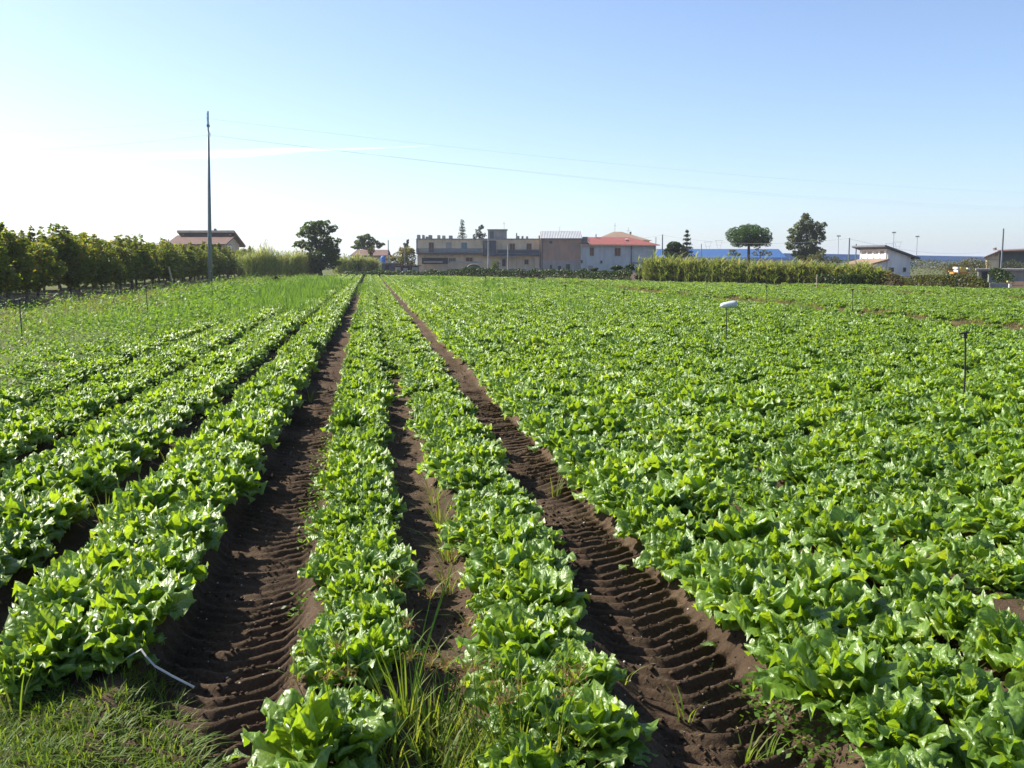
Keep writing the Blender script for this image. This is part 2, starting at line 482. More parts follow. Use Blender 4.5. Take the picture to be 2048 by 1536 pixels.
def soil_height(r, s):
    j = np.clip(np.searchsorted(CENTERS, r), 1, len(CENTERS) - 1)
    dr = np.minimum(np.abs(r - CENTERS[j - 1]), np.abs(r - CENTERS[j]))
    bed = np.clip((0.33 - dr) / 0.17, 0, 1); bed = bed * bed * (3 - 2 * bed)
    fieldm = np.clip((r + 4.6) / 0.8, 0, 1)
    z = 0.105 * bed * fieldm * np.clip((s - np.where(r < -0.85, 3.5, 2.3)) / 0.7, 0, 1)
    clod = (vnoise(r * 5, s * 5, 1) - 0.5) * 0.03 + (vnoise(r * 13, s * 13, 2) - 0.5) * 0.024 + (vnoise(r * 31, s * 31, 3) - 0.5) * 0.018
    smooth = np.ones_like(z)
    for tr in TRACKS:
        c = tr
        d = np.abs(r - c)
        inside = np.clip((0.33 - d) / 0.08, 0, 1)
        ph = (s - 0.62 * np.sqrt(d * d + 0.0016) + 0.035 * vnoise(r * 2.2, s * 1.4, 8)) / 0.116
        fr = ph - np.floor(ph)
        bar = np.where(fr < 0.34, fr / 0.34, np.clip(1 - (fr - 0.34) / 0.46, 0, 1)); bar = bar * bar * (3 - 2 * bar)
        amp = 0.042 * np.clip(1.9 * vnoise(r * 2.6, s * 1.7, 6 + int(tr)) + 0.1, 0.35, 1.15)
        z = z + inside * (amp * bar - 0.042) + 0.02 * np.exp(-((d - 0.36) / 0.05) ** 2)
        smooth = smooth * (1 - 0.5 * inside)
    return z + clod * smooth


def axis_lines(segs):
    out = []
    for a, b, st in segs:
        out.append(np.arange(a, b, st))
    return np.unique(np.concatenate(out))


rl = axis_lines([(-13, -4.2, 0.4), (-4.2, -1.05, 0.045), (-1.05, 1.8, 0.0165), (1.8, 6, 0.05), (6, 16, 0.14), (16, 75, 0.9)])
sl = axis_lines([(-6, 2.4, 0.3), (2.2, 7, 0.0135), (7, 13, 0.020), (12, 22, 0.07), (22, 50, 0.3), (50, 185, 1.2)])
rr, ss = np.meshgrid(rl, sl)
for tr in TRACKS:
    d_ = np.abs(rr - tr); full = 0.62 * np.sqrt(np.minimum(d_, 0.36) ** 2 + 0.0016)
    ss = ss + full * np.clip((0.56 - d_) / 0.20, 0, 1)
zz = soil_height(rr, ss)
px = rr * ER[0] + ss * ES[0]; py = rr * ER[1] + ss * ES[1]
nr, ns = len(rl), len(sl)
ii = np.arange(nr * ns).reshape(ns, nr)
fc = np.stack([ii[:-1, :-1], ii[:-1, 1:], ii[1:, 1:], ii[1:, :-1]], -1).reshape(-1, 4)
o = mesh_np('field_soil', np.stack([px, py, zz], -1), fc, M_SOIL, smooth=True)
tag(o, 'dark brown ploughed soil with raised beds and tyre tracks', kind='structure')

g = MB().add([(-5000, -600, -0.12), (5000, -600, -0.12), (5000, 9000, -0.12), (-5000, 9000, -0.12)], [(0, 1, 2, 3)])
tag(g.build('ground', M_GROUND), 'flat farmland reaching to the horizon', kind='structure')
# grassy margin between the beds and the orchard
mr = axis_lines([(-60, -13, 2.0), (-13, -4.3, 0.35)]); ms = axis_lines([(-6, 60, 0.7), (60, 190, 3)])
a_, b_ = np.meshgrid(mr, ms)
mz = 0.05 + 0.10 * vnoise(a_ * 0.6, b_ * 0.6, 21) + 0.05 * vnoise(a_ * 2, b_ * 2, 22) - 0.12 * np.clip((a_ + 5.2) / 0.9, 0, 1)
ii = np.arange(a_.size).reshape(a_.shape)
fc = np.stack([ii[:-1, :-1], ii[:-1, 1:], ii[1:, 1:], ii[1:, :-1]], -1).reshape(-1, 4)
tag(mesh_np('grass_margin', np.stack([a_ * ER[0] + b_ * ES[0], a_ * ER[1] + b_ * ES[1], mz], -1), fc, M_GROUND, smooth=True),
    'grassy margin beside the orchard', kind='structure')


def hill(name, label, d, u0, u1, hmax, seed):
    n = 90; x = np.linspace(VX(u0, d), VX(u1, d), n)
    prof = hmax * (0.45 + 0.55 * vnoise(np.linspace(0, 7, n), np.zeros(n), seed)) * np.sin(np.linspace(0.02, math.pi - 0.02, n)) ** 0.35
    vs = []
    for j, (dy, k) in enumerate(((0, 0.0), (150, 0.7), (400, 1.0), (900, 0.0))):
        vs += [(x[i], d + dy, -1 + (prof[i] + 1) * k) for i in range(n)]
    fs = [(j * n + i, j * n + i + 1, (j + 1) * n + i + 1, (j + 1) * n + i) for j in range(3) for i in range(n - 1)]
    tag(mesh_np(name, vs, fs, M_HILL, smooth=True), label, kind='structure')


hill('hills', 'far low wooded hills behind the houses', 3000, 560, 1120, 50, 3)
hill('hills', 'far flat rise on the horizon', 3400, 1150, 2600, 34, 9)

# ------------------------------------------------------------------ lettuces
def leaf_mesh(seed, nt=12, nu=13, L=0.168, Wd=0.070):
    """broad fan-shaped leaf with a toothed, frilled margin that rolls over at the tip"""
    g = np.random.default_rng(seed)
    t = np.linspace(0, 1, nt) ** 0.9; u = np.linspace(-1, 1, nu); u = np.sign(u) * np.abs(u) ** 0.8
    T, U = np.meshgrid(t, u, indexing='ij')
    width = Wd * (0.16 + 0.84 * np.clip(T / 0.72, 0, 1) ** 1.25 * (1 - 0.40 * np.clip((T - 0.72) / 0.28, 0, 1) ** 2))
    tip = 1 - 0.36 * np.abs(U) ** 2.0 * T ** 2
    th = np.arctan2(U, T - 0.42)
    E = np.clip(np.maximum(np.abs(U) ** 2.2 * np.clip(T * 1.6, 0, 1), T ** 5), 0, 1)
    edge = np.zeros_like(T); edge[:, 0] = edge[:, -1] = 1; edge[-1] = 1
    tooth = np.where((np.arange(nt)[:, None] + np.arange(nu)[None, :]) % 2 == 0, 1.0, -1.0) * edge * np.clip(T * 1.8, 0, 1)
    tooth = tooth * g.uniform(0.3, 1.3, T.shape)
    ln = T * L * tip * (1 + 0.028 * tooth * T)
    bend = g.uniform(0.7, 1.6)
    ang = 0.5 * T - bend * np.clip(T - 0.42, 0, 1) ** 1.3 * 2.0
    dl = np.diff(ln, axis=0, prepend=0)
    X = np.cumsum(dl * np.cos(ang), 0); Z = np.cumsum(dl * np.sin(ang), 0)
    Y = U * width * (1 + 0.045 * tooth)
    p1, p2, p3 = g.uniform(0, 6.3, 3); n1 = g.choice([4, 5, 6]); n2 = g.choice([9, 10])
    ruf = E * (0.015 * np.sin(n1 * th + p1) + 0.009 * np.sin(n2 * th + p2)) + 0.006 * np.sin(9 * U + 5 * T + p3) * np.clip(T * 1.5, 0, 1)
    ruf += 0.003 * g.normal(size=T.shape) * E
    cup = g.uniform(0.05, 0.45) * (Y ** 2) / Wd - 0.03 * np.clip(np.abs(U) - 0.7, 0, 1) * T * g.uniform(0, 2.0)
    nx, nz = -np.sin(ang), np.cos(ang)
    X = X + nx * (ruf + cup) + 0.006 * E * np.cos(n1 * th + p2); Z = Z + nz * (ruf + cup)
    Y = Y + 0.012 * np.sin(T * 6 + p2) * T
    ii = np.arange(nt * nu).reshape(nt, nu)
    f = np.stack([ii[:-1, :-1], ii[:-1, 1:], ii[1:, 1:], ii[1:, :-1]], -1).reshape(-1, 4)
    uv = np.stack([U * 0.5 + 0.5, T], -1).reshape(-1, 2)
    return np.stack([X, Y, Z], -1).reshape(-1, 3), f, uv


LEAVES = [leaf_mesh(100 + i) for i in range(12)]
LEAF_ME = [mesh_np('leaf', v, f, M_LET, smooth=True, uv=uv, link=False) for v, f, uv in LEAVES]


def rosette(seed, size=1.0):
    """placements (matrix, leaf kind) of one lettuce's leaves"""
    g = random.Random(seed); out = []
    for cnt, e0, e1, l0, l1, rad in ((12, 0, 24, 1.0, 1.25, 0.04), (12, 26, 50, 0.95, 1.25, 0.03), (10, 52, 84, 0.85, 1.15, 0.02)):
        a0 = g.uniform(0, 6.28)
        for i in range(cnt):
            az = a0 + 6.283 * i / cnt + g.uniform(-0.22, 0.22); el = math.radians(g.uniform(e0, e1)); k = g.uniform(l0, l1) * size
            m = (Matrix.Rotation(az, 4, 'Z') @ Matrix.Translation((rad, 0, 0.015 + 0.02 * g.random())) @ Matrix.Rotation(-el, 4, 'Y')
                 @ Matrix.Rotation(g.uniform(-0.35, 0.35), 4, 'X') @ Matrix.Diagonal((k, k * g.uniform(0.85, 1.15), k, 1)))
            out.append((m, g.randrange(len(LEAVES))))
    return out


def rosette_mesh(name, seed):
    vs, fs, uvs, n = [], [], [], 0
    for m, k in rosette(seed):
        v, f, uv = LEAVES[k]; A = np.array(m)
        vs.append(v @ A[:3, :3].T + A[:3, 3]); fs.append(f + n); uvs.append(uv); n += len(v)
    return mesh_np(name, np.concatenate(vs), np.concatenate(fs), M_LET, smooth=True, uv=np.concatenate(uvs), link=False)


N_VAR = 9
HEAD_ME = [rosette_mesh('lettuce', 40 + i) for i in range(N_VAR)]

BED_WORDS = {-3: 'third bed left of the left wheel track', -2: 'second bed left of the left wheel track', -1: 'bed left of the left wheel track',
             0: 'bed between left wheel track and middle furrow', 1: 'bed between middle furrow and right wheel track',
             2: 'first bed right of the right wheel track', 3: 'second bed right of the right wheel track', 4: 'third bed right of the right wheel track',
             5: 'fourth bed right of the right wheel track', 6: 'fifth bed right of the right wheel track'}
START = {-4: 6.0, -3: 5.2, -2: 4.4, -1: 3.8, 0: 3.0, 1: 2.85, 2: 2.6, 3: 2.4, 4: 2.4, 5: 2.6}
BACK = [(-70, 165), (-21, 127), (2.9, 102), (11.2, 81), (23.3, 68.5), (29, 58.5), (48, 49), (90, 40)]


def back_y(x):
    return np.interp(x, [b[0] for b in BACK], [b[1] for b in BACK])


STRIPS = ((13.7, 16.9), (26.5, 29.5), (40, 42.5))
pts = []
for k in range(-6, 82):
    c = bed_center(k)
    for side in (-1, 1):
        off = {0: 0.075, 1: 0.09, -1: 0.14, 2: 0.17 if side < 0 else 0.24}.get(k, 0.18 if k < 0 else 0.24)
        s = START.get(k, 2.9) + (0.15 if side > 0 else 0.0)
        while s < 165:
            s_, r_ = s + R.normal() * 0.035, c + side * off + R.normal() * 0.03
            s += 0.285
            x, y = r_ * ER + s_ * ES
            if y > back_y(x) - 0.6 or x > 0.60 * y + 6 or x < -0.58 * y - 4: continue
            if any(a < r_ + 0.35 * math.sin(s_ * 0.3) < b for a, b in STRIPS) and R.random() < 0.92: continue
            if R.random() < (0.022 if k >= 2 else 0.02): continue
            if r_ < -3.6 and R.random() < 0.15 + 0.4 * min(1, (-3.6 - r_) / 2): continue
            if s_ < 4.6 and k == 0 and 3.30 < s_ < 3.55: continue       # bare patch in the bed
            if k == 1: r_ -= 0.13 * min(1, max(0, (5.6 - s_) / 2.5))
            if k in (0, 1) and s_ > 7: r_ = c + (r_ - c) * (1 + 0.6 * min(1, (s_ - 7) / 7))
            x, y = r_ * ER + s_ * ES
            sz = float(np.clip(R.normal(1.0, 0.13), 0.62, 1.3))
            sz *= 0.88 + 0.26 * float(vnoise(np.array([r_ * 0.45]), np.array([s_ * 0.22]), 77)[0])
            if k == 0: sz *= 0.82
            if k == -1: sz *= 0.94
            if k == 1: sz *= 0.88
            if k >= 2: sz = max(sz * 1.08, 0.92)
            if r_ > 16: sz *= 0.9
            pts.append((math.hypot(x, y), k, r_, s_, x, y, sz))
for s in np.arange(14, 120, 0.42):                       # the middle furrow is overgrown farther on
    if R.random() < min(0.75, (s - 13) / 9):
        r_ = 0.32 + R.normal() * 0.05; x, y = r_ * ER + s * ES
        if y < back_y(x) - 0.6: pts.append((math.hypot(x, y), 0.5, r_, s, x, y, float(R.uniform(0.6, 0.95))))
pts.sort()
vis = [q for q in pts if in_frame((q[4], q[5], 0.25), 0.0) and (q[1] in BED_WORDS)]
NEAR = set(id(q) for q in vis[:300])
ORD = ('first second third fourth fifth sixth seventh eighth ninth tenth eleventh twelfth thirteenth fourteenth fifteenth sixteenth seventeenth '
       'eighteenth nineteenth twentieth').split() 
TENS = ('', '', 'twenty', 'thirty', 'forty', 'fifty', 'sixty', 'seventy', 'eighty')


def ordinal(n):
    if n <= 20: return ORD[n - 1]
    t, r = divmod(n, 10)
    return TENS[t] + '-' + ORD[r - 1] if r else TENS[t][:-1] + 'ieth'


bed_i = {}
for j, q in enumerate(sorted(vis[:300], key=lambda q: (q[1], q[3]))):
    bed_i.setdefault(q[1], []).append(q)
RANK = {id(q): i + 1 for k, l in bed_i.items() for i, q in enumerate(l)}
gz = soil_height(np.array([q[2] for q in pts]), np.array([q[3] for q in pts]))
PROTO = []
for j, q in enumerate(vis[:300]):
    k = q[1]; i = RANK[id(q)]
    z = float(soil_height(np.array([q[2]]), np.array([q[3]]))[0]) - 0.01
    lab = f'{ordinal(i)} green lettuce from near end of {BED_WORDS[k]}'
    if k == -1 and i == 1: lab = 'small pale lettuce by the grass at near end of bed left of left track'
    grp = 'lettuces growing in the near beds'
    rz = R.uniform(0, 6.28); tilt = R.normal(0, 0.08, 2); sz = q[6]
    if j < 80:
        if k == -1 and i == 1: sz = 0.7
        t = thing('lettuce_plant', lab, 'lettuce', (q[4], q[5], z), grp)
        t.rotation_euler = (tilt[0], tilt[1], rz); t.scale = (sz, sz, sz * R.uniform(0.92, 1.15) * (1.18 if k in (0, -1) else 1.0))
        for m, kk in rosette(1000 + j):
            lf = obj('leaf', LEAF_ME[kk], t); lf.matrix_local = m
    else:
        t = obj('lettuce_plant', HEAD_ME[j % N_VAR]); tag(t, lab, 'lettuce', grp)
        t.location = (q[4], q[5], z); t.rotation_euler = (tilt[0], tilt[1], rz); t.scale = (sz, sz, sz * R.uniform(0.92, 1.15) * (1.18 if k in (0, -1) else 1.0))
        if len(PROTO) < N_VAR: PROTO.append(t)


def scatter(name, P, rot, scl, idx, protos, mat=None):
    """ONE object that carries copies of real plants on its points"""
    me = bpy.data.meshes.new(name); me.vertices.add(len(P)); me.vertices.foreach_set('co', np.asarray(P, np.float32).ravel())
    for nm, ty, arr in (('rot', 'FLOAT_VECTOR', rot), ('scl', 'FLOAT_VECTOR', scl)):
        at = me.attributes.new(nm, ty, 'POINT'); at.data.foreach_set('vector', np.asarray(arr, np.float32).ravel())
    at = me.attributes.new('idx', 'INT', 'POINT'); at.data.foreach_set('value', np.asarray(idx, np.int32))
    if mat: me.materials.append(mat)
    o = obj(name, me)
    ng = bpy.data.node_groups.new(name, 'GeometryNodeTree')
    ng.interface.new_socket('Geometry', in_out='INPUT', socket_type='NodeSocketGeometry')
    ng.interface.new_socket('Geometry', in_out='OUTPUT', socket_type='NodeSocketGeometry')
    gi = ng.nodes.new('NodeGroupInput'); go = ng.nodes.new('NodeGroupOutput')
    ip = ng.nodes.new('GeometryNodeInstanceOnPoints'); jn = ng.nodes.new('GeometryNodeJoinGeometry')
    for p in protos:
        oi = ng.nodes.new('GeometryNodeObjectInfo'); oi.transform_space = 'ORIGINAL'; oi.inputs['Object'].default_value = p
        oi.inputs['As Instance'].default_value = True
        ng.links.new(oi.outputs['Geometry'], jn.inputs[0])

    def attr(nm, ty):
        a = ng.nodes.new('GeometryNodeInputNamedAttribute'); a.data_type = ty; a.inputs[0].default_value = nm
        return a.outputs[0]
    ng.links.new(gi.outputs[0], ip.inputs['Points']); ng.links.new(jn.outputs[0], ip.inputs['Instance'])
    ip.inputs['Pick Instance'].default_value = True
    ng.links.new(attr('idx', 'INT'), ip.inputs['Instance Index'])
    e2r = ng.nodes.new('FunctionNodeEulerToRotation'); ng.links.new(attr('rot', 'FLOAT_VECTOR'), e2r.inputs[0])
    ng.links.new(e2r.outputs[0], ip.inputs['Rotation'])
    ng.links.new(attr('scl', 'FLOAT_VECTOR'), ip.inputs['Scale'])
    ng.links.new(ip.outputs[0], go.inputs[0])
    md = o.modifiers.new('scatter', 'NODES'); md.node_group = ng
    return o


far = [(q, z) for q, z in zip(pts, gz) if id(q) not in NEAR]
n = len(far)
P = np.array([(q[4], q[5], z - 0.01) for q, z in far]); S = np.array([q[6] for q, _ in far])
rot = np.stack([R.normal(0, 0.1, n), R.normal(0, 0.1, n), R.uniform(0, 6.28, n)], -1)
scl = np.stack([S, S, S * R.uniform(0.9, 1.15, n) * np.array([1.18 if q[1] in (0, -1) else 1.0 for q, _ in far])], -1)
o = scatter('lettuce_crop', P, rot, scl, R.integers(0, N_VAR, n), PROTO)
tag(o, 'green lettuce crop filling the rest of the field', 'crop', kind='stuff')
print('lettuces', len(pts), 'soil', len(rl) * len(sl))

# ------------------------------------------------------------------ leaf clouds, blades, trees
def rand_dirs(n, g):
    v = g.normal(size=(n, 3)); return v / np.linalg.norm(v, axis=1, keepdims=True)


def leaf_quads(P, a, b, g, up=0.4, hang=0.0):
    """diamond leaves at points P; a half length, b half width"""
    n = len(P)
    nrm = rand_dirs(n, g); nrm[:, 2] = np.abs(nrm[:, 2]) + up; nrm /= np.linalg.norm(nrm, axis=1, keepdims=True)
    t = np.cross(nrm, rand_dirs(n, g)); t[:, 2] -= hang; t /= np.linalg.norm(t, axis=1, keepdims=True) + 1e-6
    w = np.cross(nrm, t); w /= np.linalg.norm(w, axis=1, keepdims=True) + 1e-6
    k = g.uniform(0.7, 1.3, (n, 1))
    v = np.stack([P - t * a * k, P + w * b * k + nrm * b * 0.2, P + t * a * k, P - w * b * k + nrm * b * 0.2], 1).reshape(-1, 3)
    return v, np.arange(4 * n).reshape(n, 4)


def blades(base, dirs, L, wd, g, bend=0.6):
    """curved grass blades: base (n,3), lean dirs (n,2), length (n,), width"""
    n = len(base); L = np.asarray(L).reshape(n, 1)
    d = np.concatenate([dirs, np.zeros((n, 1))], 1)
    side = np.stack([-dirs[:, 1], dirs[:, 0], np.zeros(n)], -1); nn = np.linalg.norm(side, axis=1, keepdims=True) + 1e-6; side /= nn
    wd = np.asarray(wd).reshape(-1, 1) * np.ones((n, 1))
    bd = np.asarray(bend).reshape(-1, 1) * np.ones((n, 1))
    vs = []
    for t, k in ((0, 0.7), (0.35, 1.0), (0.7, 0.75), (1.0, 0.06)):
        c = base + d * (L * (t * 0.35 + bd * t * t)) + np.array([0, 0, 1.0]) * L * (t - 0.55 * bd * t * t * np.minimum(1, np.linalg.norm(d, axis=1, keepdims=True)))
        vs += [c - side * wd * k, c + side * wd * k]
    v = np.stack(vs, 1).reshape(-1, 3)
    i0 = np.arange(n).reshape(n, 1) * 8
    f = np.concatenate([np.stack([i0[:, 0] + j, i0[:, 0] + j + 1, i0[:, 0] + j + 3, i0[:, 0] + j + 2], -1) for j in (0, 2, 4)])
    return v, f


def tint_rep(n, k, g, lo=0, hi=1):
    return np.repeat(g.uniform(lo, hi, n), k)


def crown_cloud(blobs, n, g, shell=0.55):
    """points in the outer part of many overlapping blobs (cx,cy,cz,rx,ry,rz)"""
    B = np.array(blobs); wgt = (B[:, 3] * B[:, 4] * B[:, 5]) ** (2 / 3); wgt /= wgt.sum()
    idx = g.choice(len(B), n, p=wgt); d = rand_dirs(n, g); rad = shell + (1.05 - shell) * g.random((n, 1)) ** 0.6
    return B[idx, :3] + d * rad * B[idx, 3:]


def add_tree(name, label, loc, blobs, nleaf, la, lb, mat, trunk_r, group=None, limbs=6, seed=0, hang=0.0, trunk_pts=None, cat='tree', up=0.4, bark=M_BARK, shell=0.55):
    """trunk with limbs and a crown of many leaves; blobs are relative to the base"""
    g = np.random.default_rng(seed); t = thing(name, label, cat, loc, group); o = Vector(loc)
    P = crown_cloud(blobs, nleaf, g, shell)
    v, f = leaf_quads(P, la, lb, g, up, hang)
    B = np.array(blobs); base_h = (B[:, 2] - B[:, 5] * 0.6).min(); top = (B[:, 2]).max()
    tp = trunk_pts or [(0, 0, -0.1), (0.05, 0.0, base_h * 0.5 + 0.1), (0.0, 0.05, max(base_h, 0.2)), (0.1, 0, base_h + (top - base_h) * 0.6)]
    m = MB(); m.tube([o + Vector(p) for p in tp], [trunk_r, trunk_r * 0.85, trunk_r * 0.75, trunk_r * 0.3][:len(tp)], 8)
    fork = Vector(tp[min(2, len(tp) - 1)])
    order = np.argsort(-wgt_of(B))[:limbs]
    for i in order:
        c = Vector(B[i, :3]); q = fork.lerp(Vector((0, 0, c.z)), 0.2)
        midp = q.lerp(c, 0.5) + Vector((0, 0, -0.08 * (c - q).length))
        m.tube([o + q, o + midp, o + c], [trunk_r * 0.5, trunk_r * 0.32, trunk_r * 0.1], 5)
    m.build('trunk', bark, t, smooth=True)
    mesh_np('crown', v, f, mat, t, tint=tint_rep(nleaf, 4, g), local=True)
    return t


def wgt_of(B):
    return (B[:, 3] * B[:, 4] * B[:, 5])


def copy_tree(o, parent=None):
    c = o.copy(); COL.objects.link(c); c.parent = parent
    for ch in list(o.children): copy_tree(ch, c)
    return c


# --- orchard
def orchard_blobs(g):
    b = []
    for _ in range(20):
        z = g.uniform(0.95, 2.6); w = 0.95 * (1 - 0.22 * abs(z - 1.6))
        a = g.uniform(0, 6.28); q = w * math.sqrt(g.random())
        k = g.uniform(0.34, 0.58)
        b.append((q * math.cos(a), q * math.sin(a), z, k, k, k * 1.1))
    for _ in range(6):                                    # upright shoots at the top
        a = g.uniform(0, 6.28); q = 0.6 * g.random()
        b.append((q * math.cos(a), q * math.sin(a), g.uniform(2.6, 3.15), 0.14, 0.14, 0.42))
    return b


orch_proto = []
gO = random.Random(5)
cnt = 0
for row, (r0, s0, s1) in enumerate(((-14.6, 37.0, 128.0), (-18.4, 46.0, 128.0))):
    s = s0; i = 0
    while s < s1:
        p = W(r0 + gO.uniform(-0.15, 0.15), s + gO.uniform(-0.2, 0.2), 0.06); s += 2.1; i += 1
        rw = 'front' if row == 0 else 'back'
        lab = f'{ordinal(i)} yellow green orchard tree from the left edge in the {rw} row'
        grp = f'{rw} row of orchard trees'
        if len(orch_proto) < 7:
            g_ = random.Random(60 + len(orch_proto))
            t = add_tree('orchard_tree', lab, p, orchard_blobs(g_), 5000, 0.095, 0.055, M_ORCH, 0.075, grp, 7, 200 + i)
            orch_proto.append(t)
        else:
            t = copy_tree(orch_proto[gO.randrange(7)]); t['label'] = lab; t['group'] = grp; t.location = p
        t.rotation_euler = (0, 0, gO.uniform(0, 6.28)); k = gO.uniform(0.86, 1.06)
        t.scale = (k * 1.12, k * 1.12, k * gO.uniform(0.86, 1.02))

# --- other trees
def blobs_px(d, items):
    """(u, v, ru, rv) blobs in picture measures at distance d, relative to base at u0"""
    s = d / FPX
    return s


def tree_px(name, label, u0, d, blobs, n, la, lb, mat, tr, seed, thick=0.8, limbs=6, hang=0.0, group=None, vb=None, up=0.4, cat='tree', shell=0.55, extra=4):
    base = Vector((VX(u0, d), d, 0.0)); s = d / FPX; B = []; g = random.Random(seed)
    for u, v, ru, rv in blobs:
        p = V(u, v, d)
        depth = ru * s * thick
        B.append((p.x - base.x, g.uniform(-1, 1) * depth * 0.6, p.z, ru * s * 0.72, depth * 0.72, rv * s * 0.72))
        for _ in range(extra):                              # smaller knobs make the outline uneven
            a = g.uniform(0, 6.28); k = g.uniform(0.22, 0.42)
            B.append((p.x - base.x + math.cos(a) * ru * s * 0.82, g.uniform(-1, 1) * depth, p.z + math.sin(a) * rv * s * 0.82, ru * s * k, depth * k, rv * s * k))
    return add_tree(name, label, base, B, n, la, lb, mat, tr, group, limbs, seed, hang, None, cat, up, M_BARK, shell)


tree_px('walnut_tree', 'broad dark leafy tree standing alone left of the tractor tracks', 640, 118,
        [(628, 452, 26, 12), (650, 458, 22, 16), (612, 466, 18, 14), (640, 478, 30, 18), (660, 490, 22, 20), (622, 492, 20, 15), (600, 488, 14, 8),
         (640, 512, 34, 18), (655, 530, 26, 14), (625, 530, 24, 14), (668, 510, 16, 16)], 7000, 0.18, 0.09, M_WALNUT, 0.3, 31, shell=0.5, limbs=14)
tree_px('walnut_tree', 'thin open tree behind the small red roofed house', 735, 190,
        [(732, 475, 14, 7), (720, 485, 14, 8), (745, 484, 12, 8), (735, 492, 16, 8), (760, 490, 9, 6), (712, 494, 9, 5)], 2400, 0.22, 0.12, M_WALNUT, 0.25, 32, shell=0.7)
tree_px('bush', 'dark leafy clump before the small red roofed house', 744, 168,
        [(744, 500, 8, 9), (742, 515, 5, 10)], 700, 0.14, 0.07, M_BUSH, 0.12, 33, cat='bush')
tree_px('yellow_green_bush', 'yellow green bushy tree at left end of the two storey block', 805, 165,
        [(815, 500, 16, 10), (800, 512, 20, 12), (822, 515, 14, 16), (785, 522, 14, 9), (810, 528, 22, 10)], 2600, 0.17, 0.09, M_YEL, 0.15, 34)
tree_px('eucalyptus_tree', 'tall grey green tree right of the umbrella pine', 1612, 150,
        [(1614, 446, 19, 16), (1599, 454, 17, 14), (1630, 456, 18, 15), (1592, 470, 17, 14), (1615, 470, 26, 20), (1637, 476, 16, 18), (1590, 490, 16, 12),
         (1610, 496, 24, 14), (1630, 502, 20, 12), (1596, 508, 14, 9), (1616, 518, 22, 10), (1582, 496, 8, 7)], 8500, 0.19, 0.08, M_EUC, 0.3, 35, shell=0.5, limbs=12, hang=0.4)
tree_px('round_tree', 'round dark tree between the red roofed house and the tiered conifer', 1349, 142,
        [(1348, 494, 20, 14), (1340, 505, 17, 12), (1360, 503, 16, 14), (1350, 515, 24, 10)], 5200, 0.15, 0.09, M_HEDGE, 0.2, 36, shell=0.7, extra=1)
tree_px('small_olive_tree', 'low olive coloured tree at the foot of the tall grey green tree', 1640, 128,
        [(1630, 520, 22, 12), (1655, 520, 20, 11), (1642, 508, 14, 8), (1668, 528, 14, 9)], 2200, 0.12, 0.045, M_BUSH, 0.12, 37)
tree_px('thin_tree', 'sparse bare looking tree just right of the umbrella pine trunk', 1520, 175,
        [(1515, 495, 9, 6), (1530, 504, 10, 6), (1510, 508, 8, 5), (1540, 508, 7, 4)], 420, 0.16, 0.07, M_BUSH, 0.1, 38, shell=0.5)
tree_px('thin_tree', 'sparse bare looking tree just left of the umbrella pine trunk', 1470, 175,
        [(1466, 502, 9, 3), (1475, 508, 8, 4), (1460, 509, 6, 3)], 300, 0.16, 0.07, M_BUSH, 0.1, 39, shell=0.5)

# umbrella pine
gP = random.Random(4)
dP = 150; sP = dP / FPX; base = Vector((VX(1497, dP), dP, 0))
B = []
for _ in range(80):
    a = gP.uniform(0, 6.28); q = math.sqrt(gP.random()) * 0.93
    x = q * math.cos(a); y = q * math.sin(a)
    top_ = 474 - 20 * math.sqrt(max(0, 1 - q * q)); cz = VZ(top_ + (486 - top_) * gP.random() ** 1.5, dP)
    k = gP.uniform(6.5, 10.5) * sP
    B.append((x * 40 * sP, y * 40 * sP, cz, k * 1.15, k * 1.15, k * 0.85))
B += [((1535 - 1497) * sP, 0.3, VZ(488, dP), 7 * sP, 7 * sP, 5 * sP), ((1468 - 1497) * sP, -0.3, VZ(487, dP), 9 * sP, 9 * sP, 6 * sP)]
add_tree('umbrella_pine', 'umbrella pine with flat dome crown and bare dark trunk', base, B, 15000, 0.15, 0.055, M_PINE, 0.26, None, 16, 41,
         trunk_pts=[(0, 0, -0.1), (0.0, 0, 1.8), (-0.03, 0, VZ(492, dP)), (0, 0, VZ(478, dP))], shell=0.7)


def conifer(name, label, u0, d, vtop, vlow, rpx, tiers, seed, mat, droop, sparse=0.0, nper=150):
    """tiered conifer: whorls of branches with needle sprays"""
    g = np.random.default_rng(seed); s = d / FPX; base = Vector((VX(u0, d), d, 0))
    t = thing(name, label, 'tree', base); zt, zl = VZ(vtop, d), VZ(vlow, d)
    m = MB(); m.tube([base + Vector((0, 0, -0.1)), base + Vector((0, 0, zl)), base + Vector((0, 0, zt))], [0.2, 0.15, 0.02], 7)
    P = []
    for i in range(tiers):
        f = i / (tiers - 1); z = zt + (zl - zt) * f; rad = rpx * s * (0.10 + 0.9 * f ** 0.85) * g.uniform(0.85, 1.1)
        nb = 7
        for b in range(nb):
            a = 6.283 * b / nb + g.uniform(-0.3, 0.3) + i; L = rad * g.uniform(0.75, 1.05)
            tipv = Vector((math.cos(a) * L, math.sin(a) * L, droop * L))
            m.tube([base + Vector((0, 0, z)), base + Vector((0, 0, z)) + tipv], [0.03, 0.008], 4, False)
            k = int(nper / nb * (0.35 + f)) + 3; q = g.random(k) ** 0.7
            wob = g.normal(0, (zl - zt) * -1 / tiers * (0.18 if sparse else 0.3), (k, 3)) * 1.0
            P.append(np.stack([tipv.x * q, tipv.y * q, z + tipv.z * q], -1) + wob)
    P = np.concatenate(P); v, f = leaf_quads(P, 0.16, 0.06, g, 0.2)
    m.build('trunk', M_BARK, t); mesh_np('crown', v, f, mat, t, tint=tint_rep(len(P), 4, g), local=True)
    return t


